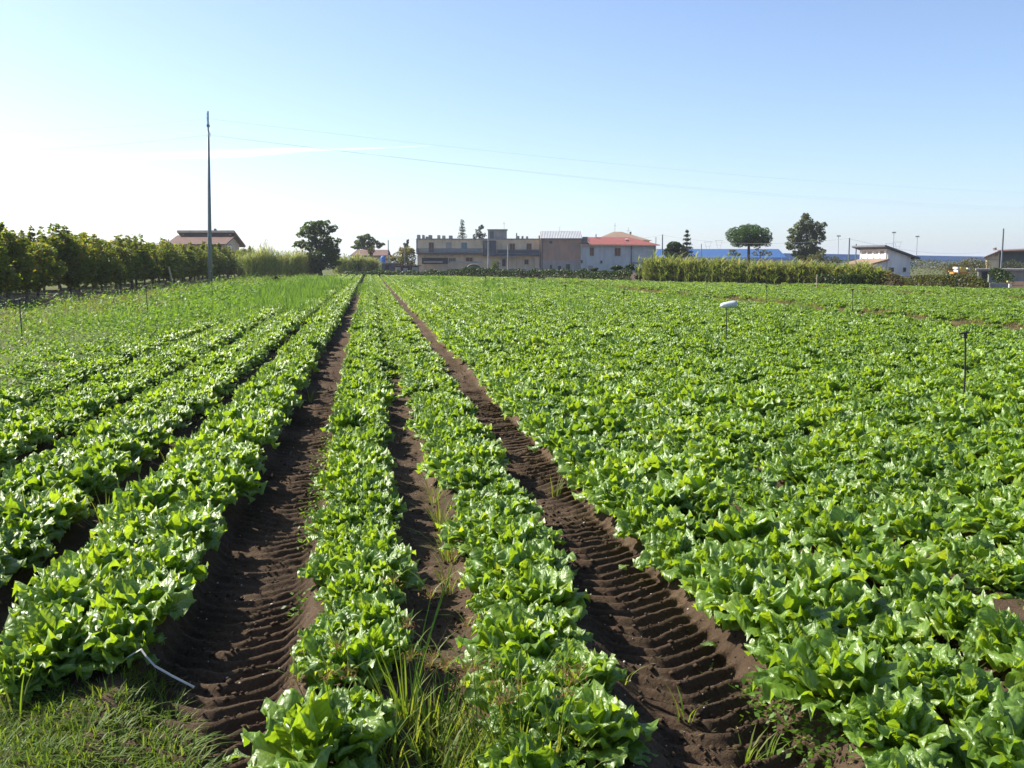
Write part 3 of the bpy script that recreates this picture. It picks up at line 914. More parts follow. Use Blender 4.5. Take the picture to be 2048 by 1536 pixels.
conifer('conifer_tree', 'tall pointed conifer behind the long two storey block', 925, 215, 442, 486, 13, 8, 51, M_DARKCON, -0.12)
tree_px('conifer_tree', 'ragged dark conifer just left of the roof stair tower', 958, 215,
        [(961, 455, 6, 5), (957, 464, 8, 7), (951, 472, 7, 6), (965, 472, 8, 7), (958, 482, 11, 6)], 1500, 0.17, 0.07, M_DARKCON, 0.2, 52, shell=0.6)
conifer('tiered_conifer', 'tiered conifer with gaps between whorls beside the round dark tree', 1373, 140, 463, 520, 19, 8, 53, M_DARKCON, -0.02, 1, 190)
tree_px('cypress_tree', 'dark narrow cypress left of the two storey block', 814, 185, [(815, 484, 3.2, 6), (812, 492, 6, 7), (810, 502, 8, 8)], 1300, 0.14, 0.06, M_DARKCON, 0.15, 54, shell=0.7, extra=1)

# ------------------------------------------------------------------ hedges, reeds, bushes
def leafy_run(name, label, cat, pts, n, la, lb, mat, seed, group=None, kind=None, hang=0.0):
    """long low growth: pts = (x, y, height, half depth)"""
    g = np.random.default_rng(seed); A = np.array(pts, float); x0, x1 = A[:, 0].min(), A[:, 0].max()
    x = g.uniform(x0, x1, n); y = np.interp(x, A[:, 0], A[:, 1]); h = np.interp(x, A[:, 0], A[:, 2]) * (0.78 + 0.4 * vnoise(x * 1.3, y * 0, seed))
    dp = np.interp(x, A[:, 0], A[:, 3]); th = g.uniform(-0.15, math.pi + 0.15, n); q = 0.6 + 0.45 * g.random(n) ** 0.7
    P = np.stack([x, y - np.cos(th) * dp * q, np.maximum(0.03, h * np.abs(np.sin(th)) ** 0.6 * q)], -1)
    v, f = leaf_quads(P, la, lb, g, 0.3, hang)
    o = mesh_np(name, v, f, mat, tint=tint_rep(n, 4, g))
    return tag(o, label, cat, group, kind)


def hpt(u, v, d, dp):
    return (VX(u, d), d, max(0.2, VZ(v, d)), dp)


leafy_run('hedge', 'long low dark clipped hedge in front of the two storey block', 'hedge',
          [hpt(848, 539, 118, 0.8), hpt(885, 540, 115, 0.8), hpt(900, 537, 114, 0.8), hpt(960, 536, 111, 0.8), hpt(1010, 539, 108, 0.8), hpt(1080, 540, 104.5, 0.8),
           hpt(1180, 541, 95.5, 0.8), hpt(1262, 541, 87.5, 0.8)], 14000, 0.10, 0.055, M_HEDGE, 61)
for u, v, d, ru, lab in ((1236, 537, 91, 13, 'dark rounded bush rising from the hedge before the pale blue house'),
                         (1258, 536, 89, 12, 'dark rounded bush at the right end of the long hedge'),
                         (1280, 543, 86.5, 11, 'dark bush standing apart at left end of the reeds'),
                         (1188, 542, 96, 9, 'small bush in hedge below the left shuttered window'),
                         (991, 527, 158, 11, 'light green bush against the ground floor of the two storey block')):
    tree_px('bush', lab, u, d, [(u, v, ru, 8), (u - 3, v + 10, ru, 8)], 1100, 0.10, 0.055, M_HEDGE if u > 1000 else M_WALNUT, 0.05, int(u), cat='bush', extra=2)
tree_px('bush', 'lone dark bush in the weeds right of the power pole', 556, 78, [(556, 561, 11, 7), (552, 566, 9, 5)], 900, 0.09, 0.04, M_HEDGE, 0.04, 70, cat='bush')
leafy_run('undergrowth', 'dark scrub at the left end of the hedge below the grey shed', 'undergrowth',
          [hpt(690, 544, 130, 1.2), hpt(745, 540, 126, 1.0), hpt(800, 542, 121.5, 1.0), hpt(850, 543, 118.5, 1.0)], 3600, 0.14, 0.07, M_HEDGE, 62, kind='stuff')


def reeds(name, label, line, n, seed, hlo, hhi, wid, mat=M_REED):
    """cane brake: stalks with arching leaf blades; line = (x, y, height factor)"""
    g = np.random.default_rng(seed); A = np.array(line, float)
    seg = np.linalg.norm(np.diff(A[:, :2], axis=0), axis=1); cum = np.concatenate([[0], np.cumsum(seg)])
    t = g.uniform(0, cum[-1], n)
    bx = np.interp(t, cum, A[:, 0]) + g.normal(0, wid * 0.3, n); by = np.interp(t, cum, A[:, 1]) + np.abs(g.normal(0, wid, n)); hk = np.interp(t, cum, A[:, 2])
    h = g.uniform(hlo, hhi, n) * hk * (0.58 + 0.3 * vnoise(t * 0.55, t * 0, seed) + 0.2 * vnoise(t * 2.3, t * 0, seed + 1))
    h = h * np.where(g.random(n) < 0.14, g.uniform(1.1, 1.35, n), 1.0)
    vs, fs, tt, off = [], [], [], 0
    for j in range(15):
        z = h * g.uniform(0.08, 1.0, n) if j < 13 else h * 0.97
        a = g.uniform(0, 6.28, n); d = np.stack([np.cos(a), np.sin(a)], -1)
        b = np.stack([bx, by, z], -1)
        v, f = blades(b, d, g.uniform(0.4, 0.95, n), 0.03, g, g.uniform(0.3, 1.0, n))
        vs.append(v); fs.append(f + off); off += len(v); tt.append(np.repeat(np.clip(g.normal(0.1, 0.2, n) + 0.7 * vnoise(t * 0.8, t * 0 + j * 0.3, seed + 5), 0, 1) if j < 13 else g.uniform(0.5, 1, n), 8))
    v, f = blades(np.stack([bx, by, np.zeros(n)], -1), g.normal(0, 0.2, (n, 2)), h, 0.016, g, 0.15)
    vs.append(v); fs.append(f + off); tt.append(np.repeat(g.uniform(0.4, 1, n), 8))
    o = mesh_np(name, np.concatenate(vs), np.concatenate(fs), mat, tint=np.concatenate(tt))
    return tag(o, label, 'reeds', kind='stuff')


def rp(u, v, d):
    return (VX(u, d), d, VZ(v, d))


reeds('reeds', 'tall green cane reeds below the umbrella pine', [rp(1292, 518, 84.5), rp(1400, 519, 80.5), rp(1450, 521, 78.5), rp(1540, 519, 75.5), rp(1620, 521, 73.5), rp(1690, 528, 71.5)], 1150, 71, 0.55, 0.98, 1.0)
reeds('reeds', 'yellow green reeds before the white house', [rp(1690, 530, 71.5), rp(1740, 533, 70), rp(1775, 543, 69)], 260, 72, 0.55, 1.0, 0.8)
reeds('reeds', 'tall green reeds left of the lone broad tree', [rp(478, 508, 100), rp(530, 505, 106), rp(590, 505, 114), rp(625, 515, 120)], 620, 73, 0.8, 1.15, 1.2)
reeds('reeds', 'green reeds between the lone broad tree and the grey shed', [rp(670, 518, 140), rp(715, 517, 146), rp(750, 520, 150)], 380, 74, 0.8, 1.15, 1.2)
for a in (
        ('bush', 'pale grey green bushes right of the white house', [hpt(1825, 520, 104, 1.6), hpt(1860, 519, 100, 1.6), hpt(1900, 524, 96, 1.6), hpt(1945, 523, 94, 1.6), hpt(1975, 526, 92, 1.4)], 5200, 0.10, 0.04, M_OLIVE, 81),
        ('bush', 'dark green brambles low at field edge right of the white house', [hpt(1815, 556, 67.5, 0.7), hpt(1840, 547, 66.5, 0.8), hpt(1870, 545, 65, 0.8), hpt(1915, 546, 63.5, 0.8), hpt(1958, 554, 62, 0.8), hpt(1975, 566, 61.5, 0.5)], 4200, 0.09, 0.045, M_BUSH, 82),
        ('bush', 'brownish scrub at the foot of the white house', [hpt(1735, 548, 70.5, 0.7), hpt(1775, 546, 69, 0.7), hpt(1805, 555, 68.5, 0.6), hpt(1830, 558, 67.5, 0.5)], 2200, 0.09, 0.035, M_DRY, 83),
        ('bush', 'dark low shrub at the reeds before the white house', [hpt(1635, 550, 72.5, 0.5), hpt(1680, 548, 71, 0.5), hpt(1720, 551, 70, 0.5)], 1500, 0.08, 0.04, M_HEDGE, 84),
        ('bush', 'green shrubs before the grey building at the right edge', [hpt(1985, 541, 72, 0.8), hpt(2010, 543, 71, 0.8), hpt(2026, 548, 70, 0.6)], 1200, 0.09, 0.045, M_HEDGE, 85),
        ('bush', 'olive shrubs below the house at the right edge', [hpt(2005, 524, 112, 1.0), hpt(2050, 523, 110, 1.0), hpt(2110, 523, 108, 1.0)], 1300, 0.1, 0.045, M_BUSH, 86)):
    leafy_run(a[0], a[1], 'bush', *a[2:])
leafy_run('undergrowth', 'low growth under the far left orchard row and behind it', 'undergrowth',
          [(-60, 110, 1.2, 2.0), (-44, 128, 1.6, 2.5), (-30, 140, 1.7, 2.5)], 2600, 0.15, 0.07, M_BUSH, 87, kind='stuff')
leafy_run('undergrowth', 'distant tree belt behind the orchard and the left house', 'undergrowth',
          [(-190, 240, 3.2, 3.0), (-120, 250, 3.6, 3.0), (-75, 250, 3.2, 3.0), (-40, 260, 3.0, 3.0)], 6000, 0.3, 0.16, M_BUSH, 88, kind='stuff')
leafy_run('undergrowth', 'distant tree belt behind the houses on the right', 'undergrowth',
          [(45, 260, 2.2, 3.0), (90, 270, 2.6, 3.0), (150, 270, 2.4, 3.0), (230, 260, 2.6, 3.0)], 5000, 0.3, 0.16, M_BUSH, 89, kind='stuff')

# ------------------------------------------------------------------ margin growth: grass, weeds, dry brush
def field_pts(n, r0, r1, s0, s1, g, power=1.6):
    """points denser near the camera"""
    s = s0 + (s1 - s0) * g.random(n) ** power; r = g.uniform(r0, r1, n)
    return r, s, r * ER[0] + s * ES[0], r * ER[1] + s * ES[1]


def margin_z(r, s):
    return 0.05 + 0.10 * vnoise(r * 0.6, s * 0.6, 21) + 0.05 * vnoise(r * 2, s * 2, 22) - 0.12 * np.clip((r + 5.2) / 0.9, 0, 1)


def blade_field(name, label, n, area, hl, hh, wd, mat, seed, power=1.6, dens=None, tlo=0, thi=1, zf=margin_z, bend=(0.3, 0.9)):
    g = np.random.default_rng(seed); r, s, x, y = field_pts(n, *area, g, power)
    keep = (np.abs(x / np.maximum(y, 0.5)) < 0.62) & (y < back_y(x))
    if dens is not None: keep &= g.random(n) < dens(r, s)
    r, s, x, y = r[keep], s[keep], x[keep], y[keep]; n = len(r)
    a = g.uniform(0, 6.28, n); d = np.stack([np.cos(a), np.sin(a)], -1)
    sc = np.clip(s / 22, 0.8, 2.2)
    v, f = blades(np.stack([x, y, zf(r, s) - 0.02], -1), d, g.uniform(hl, hh, n), wd * sc, g, g.uniform(*bend, n))
    o = mesh_np(name, v, f, mat, tint=np.repeat(g.uniform(tlo, thi, n), 8))
    return tag(o, label, 'grass', kind='stuff')


blade_field('grass', 'sunlit short grass strip beside the orchard', 30000, (-13.2, -7.0, 16, 140), 0.08, 0.24, 0.008, M_GRASS, 91)
blade_field('dry_grass', 'brownish dry grass between weeds and orchard', 22000, (-13.8, -5.8, 12, 140), 0.12, 0.36, 0.007, M_DRY, 92,
            dens=lambda r, s: np.clip((vnoise(r * 0.7, s * 0.35, 31) * 1.8 - 0.45) * np.clip((-r - 5.2) / 2.0, 0.15, 1), 0.05, 1))
for a, b in STRIPS[:2]:
    blade_field('dry_grass', 'brownish grassy strip dividing the lettuce field' if a < 20 else 'far brownish strip dividing the lettuce field', 24000, (a - 0.2, b + 0.2, 15, 95), 0.08, 0.28, 0.008, M_DRY, 93 + int(a), zf=lambda r, s: 0 * r + 0.03)


def weed_field(name, label, n, area, mat, seed, hlo, hhi, la, power=1.5, dens=None, zf=margin_z, nl=11):
    """leafy weeds: several leaves up a short stem each"""
    g = np.random.default_rng(seed); r, s, x, y = field_pts(n, *area, g, power)
    keep = (np.abs(x / np.maximum(y, 0.5)) < 0.62) & (y < back_y(x))
    if dens is not None: keep &= g.random(n) < dens(r, s)
    r, s, x, y = r[keep], s[keep], x[keep], y[keep]; n = len(r)
    h = g.uniform(hlo, hhi, n) * (0.6 + 0.8 * vnoise(r * 0.9, s * 0.5, seed))
    z0 = zf(r, s)
    vs, fs, off = [], [], 0
    sc = np.clip(s / 25, 0.8, 1.6).reshape(-1, 1)
    for j in range(nl):
        f_ = (j + 0.5) / nl; sp_ = 0.16 * (1.1 - 0.5 * f_)
        P = np.stack([x + g.normal(0, sp_, n), y + g.normal(0, sp_, n), z0 + h * f_ * g.uniform(0.7, 1.1, n)], -1)
        v, f = leaf_quads(P, la * sc, la * 0.45 * sc, g, 0.5)
        vs.append(v); fs.append(f + off); off += len(v)
    v = np.concatenate(vs)
    o = mesh_np(name, v, np.concatenate(fs), mat, tint=np.repeat(g.uniform(0, 1, len(v) // 4), 4))
    return tag(o, label, 'weeds', kind='stuff')


weed_field('weeds', 'dense leafy weeds growing over the left beds', 9500, (-8.2, -3.6, 7.5, 110), M_WEED, 101, 0.15, 0.42, 0.036,
           dens=lambda r, s: np.clip(1.1 - np.abs(r + 4.9) / 2.6, 0.08, 1))
weed_field('weeds', 'taller bushy weeds standing in clumps before the orchard grass', 900, (-8.0, -4.2, 13, 60), M_WEED, 104, 0.4, 0.75, 0.045, dens=lambda r, s: np.clip(3 * vnoise(r * 0.8, s * 0.4, 55) - 1.3, 0, 1), nl=16)
weed_field('weeds', 'scattered taller weeds in the grassy margin', 1100, (-11.5, -6.5, 14, 100), M_WEED, 102, 0.2, 0.6, 0.032)
weed_field('weeds', 'weeds between the lettuces of the second bed from the left track', 700, (-3.4, -1.7, 9, 90), M_WEED, 103, 0.15, 0.38, 0.034, zf=lambda r, s: 0 * r + 0.05)


def feather_field(name, label, clumps, seed, nb=170):
    g = np.random.default_rng(seed); B, D, L, W_ = [], [], [], []
    for r, s, rad, h in clumps:
        k = int(nb * max(0.6, rad / 0.35)); a = g.uniform(0, 6.28, k); q = rad * np.sqrt(g.random(k))
        rr_, ss_ = r + q * np.cos(a), s + q * np.sin(a)
        z = g.uniform(0.0, 0.75, k) * h * (1 - 0.5 * (q / rad) ** 2)
        B.append(np.stack([rr_ * ER[0] + ss_ * ES[0], rr_ * ER[1] + ss_ * ES[1], z + 0.02], -1))
        a2 = g.uniform(0, 6.28, k); D.append(np.stack([np.cos(a2), np.sin(a2)], -1) * g.uniform(0.3, 1, (k, 1)))
        L.append(g.uniform(0.25, 0.5, k) * h); W_.append(np.full(k, 0.0035 * max(1, s / 18)))
    v, f = blades(np.concatenate(B), np.concatenate(D), np.concatenate(L), np.concatenate(W_), g, 0.3)
    o = mesh_np(name, v, f, M_FEATHER, tint=np.repeat(g.uniform(0, 1, len(v) // 8), 8))
    return tag(o, label, 'weeds', kind='stuff')


def fc_px(u, v, rad, h):
    r, s = RS(Gpt(u, v)); return (r, s, rad, h)


gF = random.Random(12)
cl = [fc_px(590, 640, 0.6, 0.75), fc_px(575, 625, 0.7, 0.7), fc_px(400, 640, 0.8, 0.6), fc_px(620, 610, 0.9, 0.7), fc_px(640, 590, 1.3, 0.7), fc_px(600, 592, 1.2, 0.7),
      fc_px(560, 600, 1.2, 0.7), fc_px(670, 575, 1.6, 0.7), fc_px(640, 570, 1.8, 0.7), fc_px(455, 615, 0.9, 0.6), fc_px(510, 595, 1.1, 0.7)]
cl += [fc_px(740, 600 + 10 * i, 0.25, 0.4) for i in range(5)] + [fc_px(735, 575 + 6 * i, 0.6, 0.45) for i in range(4)]
cl += [(-8 + gF.random() * 4.5, 22 + 70 * gF.random(), 0.5 + gF.random() * 0.6, 0.4 + 0.3 * gF.random()) for _ in range(22)]
cl += [(-4.8 + gF.random() * 3.0, 24 + 50 * gF.random(), 0.4 + gF.random() * 0.5, 0.5 + 0.35 * gF.random()) for _ in range(34)]
feather_field('weeds', 'soft feathery green weeds along the left beds', cl, 111)
cl2 = [fc_px(1150, 635, 0.5, 0.6), fc_px(1135, 625, 0.6, 0.6), fc_px(895, 580, 0.9, 0.8), fc_px(985, 575, 1.0, 0.7), fc_px(1000, 605, 0.6, 0.5), fc_px(1365, 610, 0.7, 0.6), fc_px(1590, 632, 0.7, 0.55), fc_px(1215, 590, 0.8, 0.55), fc_px(870, 566, 1.3, 0.7)]
cl2 += [(2 + 12 * gF.random(), 30 + 70 * gF.random(), 0.4 + 0.5 * gF.random(), 0.35 + 0.25 * gF.random()) for _ in range(26)]
feather_field('weeds', 'soft feathery green weeds scattered in the main lettuce field', cl2, 112, 120)

# dry brush heaps at the orchard's edge
def brush(name, label, r0, s0, s1, n, seed):
    g = random.Random(seed); m = MB()
    for _ in range(n):
        p = W(r0 + g.gauss(0, 0.55), g.uniform(s0, s1), g.uniform(0.05, 0.30)); a = g.uniform(0, 6.28); L = g.uniform(0.3, 0.9)
        q = p + Vector((math.cos(a) * L, math.sin(a) * L, g.uniform(-0.1, 0.28)))
        m.tube([p, p.lerp(q, 0.5) + Vector((0, 0, g.uniform(-0.04, 0.08))), q], [0.014, 0.011, 0.005], 3, False)
    tag(m.build(name, M_BRUSH), label, 'brushwood', kind='stuff')


brush('brushwood', 'heaps of dry cut branches under the near orchard trees', -12.8, 36, 52, 650, 3)
brush('brushwood', 'line of dry cut branches farther along the orchard edge', -12.6, 52, 84, 500, 4)

# ------------------------------------------------------------------ near grass, sedges, strip, pebbles
def soil_z(r, s):
    return float(soil_height(np.array([r]), np.array([s]))[0])


def tuft(P, n, L, spread, wd, g, bend=(0.4, 1.0), rad=0.03, lean=(0, 0)):
    a = g.uniform(0, 6.28, n); q = rad * np.sqrt(g.random(n))
    b = np.stack([P[0] + q * np.cos(a), P[1] + q * np.sin(a), np.full(n, P[2] - 0.01)], -1)
    d = np.stack([np.cos(a), np.sin(a)], -1) * g.uniform(0.25, 1, (n, 1)) * spread + np.array(lean)
    return blades(b, d, g.uniform(0.45, 1.0, n) * L, wd, g, g.uniform(*bend, n))


def join(parts):
    vs, fs, off = [], [], 0
    for v, f in parts:
        vs.append(v); fs.append(f + off); off += len(v)
    return np.concatenate(vs), np.concatenate(fs)


gg = np.random.default_rng(121)
parts = []
for _ in range(560):                                       # headland grass at the lower left
    u = gg.uniform(-60, 400); v = gg.uniform(1400 + 0.10 * abs(u - 180), 1600)
    if v < 1400 + max(0, (u - 330)) * 1.5: continue
    p = Gpt(u, v); r, s = RS(p); p.z = soil_z(r, s)
    parts.append(tuft(p, int(gg.integers(6, 16)), gg.uniform(0.04, 0.10), 1.2, 0.0026, gg, (0.5, 1.3), 0.08, tuple(gg.normal(0, 0.3, 2))))
for _ in range(55):
    p = Gpt(gg.uniform(240, 345), gg.uniform(1350, 1420)); p.z = soil_z(*RS(p))
    parts.append(tuft(p, 9, gg.uniform(0.05, 0.10), 1.0, 0.002, gg, (0.5, 1.2), 0.05, tuple(gg.normal(0, 0.3, 2))))
v, f = join(parts); tag(mesh_np('grass', v, f, M_GRASS, tint=np.repeat(gg.uniform(0, 0.8, len(v) // 8), 8)), 'mat of short green grass at the lower left headland', 'grass', kind='stuff')
parts = []
for _ in range(85):                                       # long grass at the bottom between the two middle beds
    u = gg.uniform(740, 1150); v = gg.uniform(1440, 1640)
    if v < 1440 + abs(u - 880) * 0.25: continue
    p = Gpt(u, v); p.z = soil_z(*RS(p))
    parts.append(tuft(p, 9, gg.uniform(0.12, 0.32), 1.0, 0.0034, gg, (0.3, 1.0), 0.05))
v, f = join(parts); tag(mesh_np('grass', v, f, M_GRASS, tint=np.repeat(gg.uniform(0.2, 1, len(v) // 8), 8)), 'long green grass at bottom centre between the two middle beds', 'grass', kind='stuff')


def grass_tuft(u, v, n, L, wd, label, spread=0.8, group='grass tufts on the bare soil', bend=(0.4, 1.1)):
    p = Gpt(u, v); p.z = soil_z(*RS(p)); vv, ff = tuft(p, n, L, spread, wd, gg, bend, 0.03)
    o = mesh_np('grass_tuft', vv - np.array(p), ff, M_GRASS, tint=np.repeat(gg.uniform(0.2, 1, len(vv) // 8), 8)); o.location = p
    tag(o, label, 'grass tuft', group)


for u, v, n, L, lab in ((868, 1010, 14, 0.30, 'farthest tall grass tuft in the middle furrow'), (880, 1060, 22, 0.34, 'second farthest tall grass tuft in the middle furrow'),
                        (895, 1120, 24, 0.32, 'dense tall grass tuft halfway along the near middle furrow'), (893, 1185, 14, 0.20, 'small upright yellowish grass tuft in the middle furrow'),
                        (905, 1100, 16, 0.25, 'grass tuft leaning on the bed right of the middle furrow'),
                        (1370, 1440, 7, 0.16, 'lone broad bladed grass seedling in the right wheel track'), (1490, 1510, 16, 0.16, 'grass tuft at the bottom right of the right wheel track'),
                        (1530, 1500, 12, 0.14, 'small grass tuft between right wheel track and the lettuces'), (1245, 1395, 8, 0.12, 'little weed seedling at the left rim of the right wheel track'),
                        (1110, 985, 12, 0.22, 'grass tuft at the right rim of the right wheel track'), (345, 960, 16, 0.36, 'arching grass tuft between the two beds left of the left track'),
                        (215, 1080, 22, 0.40, 'large arching grass tuft in the dark gap at far left'), (60, 1100, 24, 0.40, 'arching grass tuft at the left picture edge'),
                        (285, 900, 14, 0.36, 'farther arching grass tuft between the two left beds'), (620, 800, 14, 0.25, 'grass tuft spilling from the left bed onto the left wheel track'),
                        (430, 1060, 10, 0.2, 'grass tuft at shaded edge of the left wheel track'),
                        (30, 1440, 10, 0.3, 'long bladed grass tuft at the lower left corner'), (1890, 1420, 8, 0.25, 'long pale grass blades by the bare patch at the lower right')):
    grass_tuft(u, v, n, L, 0.0038, lab)


def sedge(u, v, h, label, seed, stems=4, nb=16):
    """sedge: long blades, bare stems with a spiky brown flower head and bracts"""
    g = np.random.default_rng(seed); p = Gpt(u, v); p.z = soil_z(*RS(p)); t = thing('sedge_plant', label, 'sedge', p, 'flowering sedges at the bottom of the picture')
    vv, ff = tuft(Vector((0, 0, 0)), nb, h * 0.85, 0.7, 0.0035, g, (0.25, 0.8), 0.03)
    mesh_np('blades', vv, ff, M_GRASS, t, tint=np.repeat(g.uniform(0.2, 1, len(vv) // 8), 8), local=True)['kind'] = 'stuff'
    for i in range(stems):
        a = g.uniform(0, 6.28); L = h * g.uniform(0.75, 1.1); tip = Vector((math.cos(a) * L * 0.3, math.sin(a) * L * 0.3, L))
        MB().tube([p, p + tip * 0.5 + Vector((0, 0, 0.03)), p + tip], [0.0022, 0.0018, 0.0012], 5).build('stem', M_WEED, t)
        n = 26; d = rand_dirs(n, g); d[:, 2] = np.abs(d[:, 2]) * 0.8 + 0.1
        k = g.uniform(0.015, 0.045, (n, 1)); P = np.array(tip) + d * k
        v1, f1 = leaf_quads(P, 0.009, 0.0022, g, 0.1)
        v2, f2 = blades(np.repeat(np.array([tip]), 9, 0), np.stack([np.cos(np.linspace(0, 5.6, 9)), np.sin(np.linspace(0, 5.6, 9))], -1) * 0.8, np.full(9, 0.05), 0.0006, g, 0.2)
        v, f = join([(v1, f1), (v2, f2)])
        mesh_np('seed_head', v, f, M_SEED, t, tint=g.uniform(0, 1, len(v)), local=True)
        v, f = blades(np.repeat(np.array([tip]), 4, 0), np.stack([np.cos(np.arange(4) * 1.6 + a), np.sin(np.arange(4) * 1.6 + a)], -1), g.uniform(0.06, 0.13, 4), 0.0022, g, 0.7)
        mesh_np('bract', v, f, M_GRASS, t, tint=g.uniform(0.3, 1, len(v)), local=True)


for i, (u, v, h, lab) in enumerate(((815, 1500, 0.52, 'tallest flowering sedge with spiky brown heads above the bare furrow'), (870, 1530, 0.40, 'flowering sedge just right of the tallest one'),
                                    (960, 1560, 0.36, 'flowering sedge in the middle of the bottom grass'), (1040, 1560, 0.30, 'flowering sedge leaning on the lettuce at bottom centre'),
                                    (1110, 1590, 0.32, 'rightmost flowering sedge of the bottom grass'), (900, 1470, 0.26, 'short flowering sedge at the edge of the middle furrow'),
                                    (650, 1580, 0.34, 'sedge growing through the lettuce at the bottom left of centre'))):
    sedge(u, v, h, lab, 130 + i)

# creeping small weeds on the rim of the left track's bed
g_ = np.random.default_rng(140); Pn = []
for _ in range(520):
    s = g_.uniform(4.5, 14); r = -0.36 + g_.normal(0, 0.05)
    if vnoise(np.array([s * 1.1]), np.array([0.0]), 17)[0] < 0.42: continue
    x, y = r * ER + s * ES; z = soil_z(r, s)
    for _k in range(4): Pn.append((x + g_.normal(0, 0.03), y + g_.normal(0, 0.03), z + g_.uniform(0.005, 0.07)))
for _ in range(200):
    s = g_.uniform(2.9, 3.6); r = 1.5 + g_.normal(0, 0.06); x, y = r * ER + s * ES; z = soil_z(r, s)
    for _k in range(3): Pn.append((x + g_.normal(0, 0.03), y + g_.normal(0, 0.03), z + g_.uniform(0.005, 0.06)))
v, f = leaf_quads(np.array(Pn), 0.014, 0.008, g_, 0.6)
tag(mesh_np('weeds', v, f, M_WEED, tint=np.repeat(g_.uniform(0, 1, len(Pn)), 4)), 'tiny creeping weeds along the rims of the wheel tracks', 'weeds', kind='stuff')

# pale pebbles and crumbs on the soil
ico_v = np.array([(0, 0, 1), (0.9, 0, 0.2), (0.2, 0.85, 0.1), (-0.8, 0.4, 0.2), (-0.6, -0.7, 0.1), (0.4, -0.85, 0.2), (0, 0, -0.8)])
ico_f = np.array([(0, 1, 2), (0, 2, 3), (0, 3, 4), (0, 4, 5), (0, 5, 1), (6, 2, 1), (6, 3, 2), (6, 4, 3), (6, 5, 4), (6, 1, 5)])
for nm, lab, n, lo, hi, mat in (('pebbles', 'small pale stones lying on the bare soil', 900, 0.003, 0.009, M_STONE), ('clods', 'crumbs of brown soil in the tracks and furrow', 9000, 0.004, 0.018, M_SOIL)):
    vs, fs = [], []
    for i in range(n):
        s = 2.8 + 13 * g_.random() ** 1.8; r = g_.choice([-0.61, 0.32, 1.19, 1.19, -0.61, 2.3]) + g_.normal(0, 0.17); k = lo + (hi - lo) * g_.random() ** 3
        x, y = r * ER + s * ES; q = ico_v * g_.uniform(0.7, 1.3, 3) * k; a = g_.uniform(0, 6.28); c, sn = math.cos(a), math.sin(a)
        q = np.stack([q[:, 0] * c - q[:, 1] * sn, q[:, 0] * sn + q[:, 1] * c, q[:, 2] * 0.75], -1)
        vs.append(q + np.array([x, y, 0])); fs.append(ico_f + 7 * i)
    vs = np.concatenate(vs); rr_ = vs[3::7, 0] * 0; cx = vs.reshape(n, 7, 3).mean(1)
    zz_ = soil_height(cx[:, 0] * ER[0] + cx[:, 1] * ER[1], cx[:, 0] * ES[0] + cx[:, 1] * ES[1])
    vs[:, 2] += np.repeat(zz_ + lo * 0.6, 7)
    tag(mesh_np(nm, vs, np.concatenate(fs), mat, smooth=(mat is M_SOIL)), lab, 'stones' if nm == 'pebbles' else 'soil crumbs', kind='stuff')

# loose wilted lettuce leaves on the soil
for i, (u, v, k, lab) in enumerate(((1400, 1296, 0.75, 'wilted pale lettuce leaf lying on the right rim of the right wheel track'), (1425, 1325, 0.5, 'small scrap of lettuce leaf near the wilted one on the right rim'),
                                    (1258, 1135, 0.8, 'loose lettuce leaf lying at the right edge of the right track farther off'), (1212, 1085, 0.7, 'farthest loose lettuce leaf on the right track rim'),
                                    (572, 1248, 0.7, 'loose lettuce leaf lying on the tread of the left track'), (500, 1508, 0.9, 'curled lettuce leaf lying on soil at the bottom of the left track'), (1010, 1410, 0.6, 'loose lettuce leaf in the near middle furrow'))):
    p = Gpt(u, v); p.z = soil_z(*RS(p)) + 0.012
    lf = obj('loose_leaf', LEAF_ME[i % len(LEAF_ME)]); lf.location = p; lf.rotation_euler = (0.1, 0.05, i * 1.9); lf.scale = (k * 0.6, k * 0.55, k * 0.7)
    tag(lf, lab, 'leaf', 'loose leaves on the soil')
# straw and leaf litter
g_ = np.random.default_rng(150); Pl = []
for i in range(1500):
    s = 2.8 + 9 * g_.random() ** 1.6; r = g_.choice([-0.61, 0.32, 1.19, 1.45, -0.36, 2.3, 0.2]) + g_.normal(0, 0.14); x, y = r * ER + s * ES
    Pl.append((x, y, soil_z(r, s) + 0.005))
v, f = leaf_quads(np.array(Pl), 0.013, 0.0022, g_, 2.5)
tag(mesh_np('litter', v, f, M_DRY, tint=np.repeat(g_.uniform(0, 1, len(Pl)), 4)), 'bits of straw and dry leaf on the bare soil', 'litter', kind='stuff')

# pale plastic strip lying by the left track
sp_px = [(205, 1332, 0.10), (245, 1320, 0.13), (270, 1305, 0.17), (282, 1298, 0.19), (292, 1312, 0.17), (310, 1332, 0.13), (345, 1352, 0.09), (388, 1374, 0.05)]
pp = [Gpt(u, v, z) for u, v, z in sp_px]
m = MB(); w_ = Vector((0.0018, 0.0015, 0.0028))
for i, p in enumerate(pp):
    m.v += [tuple(p - w_), tuple(p + w_), tuple(p + w_ + Vector((0.001, -0.002, 0))), tuple(p - w_ + Vector((0.001, -0.002, 0)))]
for i in range(len(pp) - 1):
    for k in range(4): m.f.append((4 * i + k, 4 * i + (k + 1) % 4, 4 * i + 4 + (k + 1) % 4, 4 * i + 4 + k))
tag(m.build('plastic_strip', M_TAPE), 'thin pale plastic strip bent over by the lettuce at lower left', 'plastic strip')

